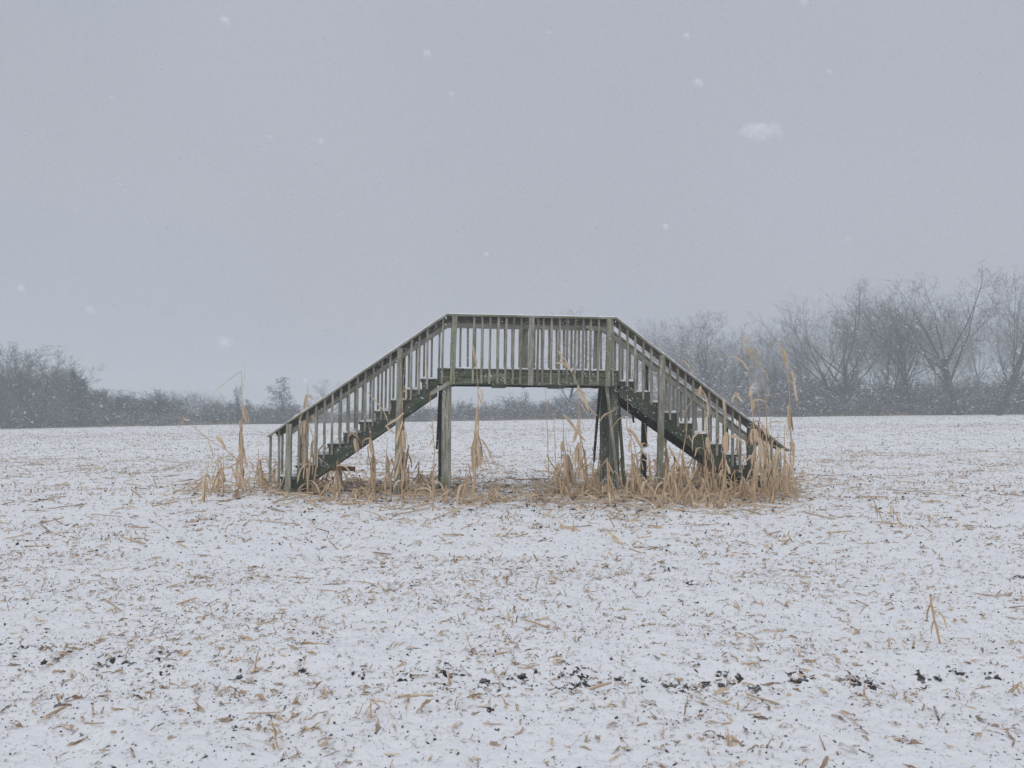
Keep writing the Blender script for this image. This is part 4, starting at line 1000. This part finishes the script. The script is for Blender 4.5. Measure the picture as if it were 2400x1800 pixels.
# brush along the field edge
def bush_proto(seed, mat):
    rs_ = random.Random(seed*17+3); rt = empty('bush'); ms_, mt_ = MB(), MB(); Hh = 3.0
    for k in range(26):
        a = rs_.uniform(0, 6.28); el = rs_.uniform(.5, 1.45); d = Vector((math.cos(a)*math.cos(el), math.sin(a)*math.cos(el), math.sin(el)))
        p = Vector((rs_.uniform(-.8, .8), rs_.uniform(-.5, .5), 0)); pts = [p]; l_ = Hh*rs_.uniform(.7, 1.12)
        for i in range(6):
            d = (d+Vector((rs_.uniform(-.18, .18), rs_.uniform(-.18, .18), -.10))).normalized(); pts.append(pts[-1]+d*l_/6)
        ms_.tube(pts, [.028, .024, .02, .016, .013, .01, .007], 4, cap=False)
        for j in range(44):
            i = rs_.randint(1, 5); q = pts[i].lerp(pts[i+1], rs_.random()); dd = Vector((rs_.uniform(-1, 1), rs_.uniform(-1, 1), rs_.uniform(-.4, .9))).normalized(); tp = [q]; tl = rs_.uniform(.25, .75)
            for s_ in range(3): dd = (dd+Vector((rs_.uniform(-.35, .35), rs_.uniform(-.35, .35), rs_.uniform(-.3, .15)))).normalized(); tp.append(tp[-1]+dd*tl/3)
            mt_.tube(tp, [.012, .010, .008, .006], 3, cap=False)
            for s_ in range(3):
                z0 = tp[rs_.randint(1, 3)]; d3 = Vector((rs_.uniform(-1, 1), rs_.uniform(-1, 1), rs_.uniform(-.5, .8))).normalized(); mt_.tube([z0, z0+d3*rs_.uniform(.1, .3)], [.008, .005], 3, cap=False)
    mc = MB()
    for k in range(150):
        q = mt_.v[rs_.randrange(len(mt_.v))]; a_ = rs_.uniform(.03, .075)
        dv = Vector((rs_.uniform(-1, 1), rs_.uniform(-1, 1), rs_.uniform(-.5, .2))).normalized()*a_*rs_.uniform(.8, 2.2)
        mc.tube([q-dv, q, q+dv], [a_*.3, a_*.8, a_*.25], 4)
    ms_.build('stems', BARK, rt); mt_.build('twigs', mat, rt); tag(mc.build('snow', SNOW, rt), kind='stuff'); return rt
bprot = [bush_proto(s, BUSH if s % 3 else BUSHB) for s in range(7)]; bused = [False]*7
prof = [(0, 900), (60, 905), (160, 925), (215, 950), (245, 952), (265, 922), (305, 922), (340, 945), (362, 914), (385, 914), (412, 958), (470, 962), (505, 925), (548, 930), (580, 950), (640, 942), (700, 944), (760, 955), (900, 960), (1000, 952), (1080, 940), (1130, 945), (1200, 930), (1260, 940), (1330, 918), (1420, 930), (1480, 920), (1600, 905), (1700, 890), (1780, 905), (1850, 888), (1950, 880), (2040, 898), (2150, 885), (2250, 900), (2400, 880)]
def prof_y(px):
    for (a_, ya), (b_, yb) in zip(prof, prof[1:]):
        if a_ <= px <= b_: return ya+(yb-ya)*(px-a_)/(b_-a_)
    return prof[-1][1] if px > 2400 else prof[0][1]
bk = 0; zones = [(190, 'below the tall bare trees at the left edge'), (330, 'round the left vine-covered shrub tree'), (480, 'below the pale gap in the left hedgerow'), (610, 'behind the tall bent-topped corn stalk'), (740, 'below the small drooping tree'), (900, 'behind the lower left stair'), (1050, 'behind the upper left stair'), (1200, 'seen under the left half of the platform'),
    (1300, 'seen under the middle of the platform'), (1480, 'behind the right support posts'), (1620, 'behind the upper right stair'), (1760, 'behind the lower right handrail'), (1880, 'behind the tall corn stalks on the right'), (2040, 'below the tree leaning left'), (2180, 'below the many-stemmed trees on the right'), (2300, 'below the largest fan-crowned tree'), (9999, 'at the right edge of the thicket')]
for row, (Y0, fr, step) in enumerate([(101.5, .62, 34), (104.5, .85, 36), (109, 1.0, 40), (115, .95, 60)]):
    px = -60+row*11
    while px < 2480:
        j = (bk*3+row) % 7; bk += 1
        o = bprot[j] if not bused[j] else copy_tree(bprot[j]); bused[j] = True
        Y = Y0+ts.uniform(-1.3, 1.3); x = (px-1200)/F*Y; zg = gz(x, Y); H = (at(px, prof_y(px), Y).z-zg)*fr*(ts.uniform(.6, 1.3) if row < 2 else ts.uniform(.82, 1.12)); s_ = max(H, .8)/2.7
        o.location = (x, Y, zg-.15); o.rotation_euler = (0, 0, ts.uniform(0, 6.28)); o.scale = (max(s_, .75)*ts.uniform(.9, 1.3),)*2+(s_,)
        zn = next(l_ for lim, l_ in zones if px < lim); fb = ('foremost low', 'second-row', 'taller rear', 'hindmost hazy')[row]; tag(o, fb+' snowy bush '+zn, 'bush', fb+' snowy bushes '+zn)
        px += step*ts.uniform(.7, 1.3)
# dead grass fringe along the field edge
n = 8000; px = rng.uniform(-80, 2480, n); Y = 98.5+rng.random(n)*3.0; X = (px-1200)/F*Y; Ln = rng.uniform(.2, .55, n)
o = scatter('dry_grass', leafT, np.stack([X, Y, gz_np(X, Y)+Ln*.3], 1), rng.uniform(0, 6.28, n), rng.uniform(.9, 1.9, n), rng.normal(0, .5, n), np.stack([Ln, .012+0*Ln, .02+0*Ln], 1), DEBRIS)
tag(o, 'fringe of dead grass along the far edge of the field', 'grass', kind='stuff')

# ------------------------------------------------------------------ falling snow
m, t, bs = newmat('snowflake'); FLAKE = m
bs.inputs['Base Color'].default_value = (.93, .94, .96, 1); bs.inputs['Roughness'].default_value = 1
tr = N(t, 'ShaderNodeBsdfTranslucent'); tr.inputs['Color'].default_value = (.95, .96, .98, 1); ms = N(t, 'ShaderNodeMixShader'); ms.inputs[0].default_value = .5
t.links.new(bs.outputs[0], ms.inputs[1]); t.links.new(tr.outputs[0], ms.inputs[2]); t.links.new(ms.outputs[0], t.nodes['Material Output'].inputs['Surface'])
def flakes(n, y0, y1, p, s0, s1):
    u = rng.random(n); Y = (y0**(1+p)+u*(y1**(1+p)-y0**(1+p)))**(1/(1+p)); X = rng.uniform(-.75, .75, n)*Y; Z = EYE+rng.uniform(-.45, .62, n)*Y
    k = Z > gz_np(X, Y)+.05; return X[k], Y[k], Z[k], rng.uniform(s0, s1, k.sum())
A = [flakes(1600, 1.6, 9, 1.2, .0025, .006), flakes(20000, 9, 28, 1.3, .007, .015), flakes(60000, 24, 94, 1.1, .016, .042)]
X, Y, Z, S = (np.concatenate([a_[i] for a_ in A]) for i in range(4)); n = len(X)
o = scatter('falling_snow', crT, np.stack([X, Y, Z], 1), np.zeros(n), rng.normal(-.55, .25, n), rng.uniform(0, 6, n), np.stack([S*2.8, S*.8, S*.8], 1), FLAKE, tri=True)
tag(o, 'fine snow falling through the air over the field', 'falling snow', kind='stuff')
fl_mesh = []
for s in range(3):
    import bmesh
    bm = bmesh.new(); bmesh.ops.create_icosphere(bm, subdivisions=3, radius=1)
    for v in bm.verts:
        q = v.co*1.6+Vector((s*5.3, 1, 2)); v.co *= 1+.5*mnoise.noise(q)+.3*mnoise.noise(q*2.5)
    me = bpy.data.meshes.new('snowflake'); bm.to_mesh(me); bm.free(); me.materials.append(FLAKE); fl_mesh.append(me)
BIG = [(1778, 308, .62, 19, 1.9, 'wide faint blurred snowflake high on the right of the sky'), (1818, 306, .62, 13, 1.5, 'small blurred snowflake at the right tip of the wide faint one'), (528, 48, .9, 9, 1.3, 'snowflake near the top of the sky on the left'),
       (1001, 125, 1.1, 8, 1.0, 'snowflake high in the sky left of centre'), (1637, 193, .9, 8, 1.4, 'oval snowflake above the wide faint blurred one'), (528, 805, .40, 15, 1.0, 'round pale blurred snowflake low in the left sky'),
       (1517, 1055, 1.2, 8, 1.1, 'brightest snowflake, in front of the stalks under the right stair'), (1561, 531, 1.0, 7, 1.1, 'snowflake in mid sky right of centre'), (1140, 597, 1.2, 6, 1.0, 'snowflake above the platform left of its middle'), (211, 727, .6, 9, 1.0, 'pale snowflake above the left tree group'),
       (50, 675, 1.0, 8, 1.0, 'snowflake by the left edge of the sky'), (1609, 84, 1.0, 7, 1.0, 'snowflake near the top of the sky right of centre'), (1885, 3, 1.0, 8, 1.0, 'snowflake cut by the top edge on the right'), (753, 331, .9, 6, 1.0, 'faint snowflake in the upper left sky'), (260, 229, 1.2, 4, 1.0, 'tiny snowflake in the upper left sky'),
       (633, 321, 1.3, 4, 1.0, 'tiny snowflake left of the faint upper left one'), (1988, 561, 1.2, 4, 1.0, 'tiny snowflake above the right-hand trees'), (715, 893, 1.3, 5, 1.0, 'snowflake right beside the top of the husked stalk'), (1058, 220, 1.4, 4, 1.3, 'tiny snowflake below the high one left of centre'), (1944, 168, .8, 6, 1.0, 'faint snowflake high on the right'), (1287, 77, 1.2, 4, 1.0, 'tiny snowflake near the top in the centre')]
for k, (px, py, Y, rpx, asp, lab) in enumerate(BIG):
    o = bpy.data.objects.new('snowflake', fl_mesh[k % 3]); COL.objects.link(o); o.location = at(px, py, Y); r_ = rpx/F*Y*.95
    o.scale = (r_*asp, r_, r_*.85); o.rotation_euler = (0, R(8 if asp > 1.5 else 20), 0); tag(o, lab, 'snowflake')

# ------------------------------------------------------------------ haze: the air thick with fine snow
hz = MB(); hz.box((0, 230, 12.5), (425, 295, 15.5)); haze = hz.build('haze', None, None)
m = bpy.data.materials.new('snowy_air'); m.use_nodes = True; t = m.node_tree; t.nodes.clear()
om = N(t, 'ShaderNodeOutputMaterial'); pv = N(t, 'ShaderNodeVolumePrincipled'); pv.inputs['Color'].default_value = (.905, .945, .97, 1)
pv.inputs['Density'].default_value = .0032; pv.inputs['Anisotropy'].default_value = .0
t.links.new(pv.outputs[0], om.inputs['Volume']); haze.data.materials.append(m)
tag(haze, 'haze of fine falling snow in the air', 'haze', kind='stuff')
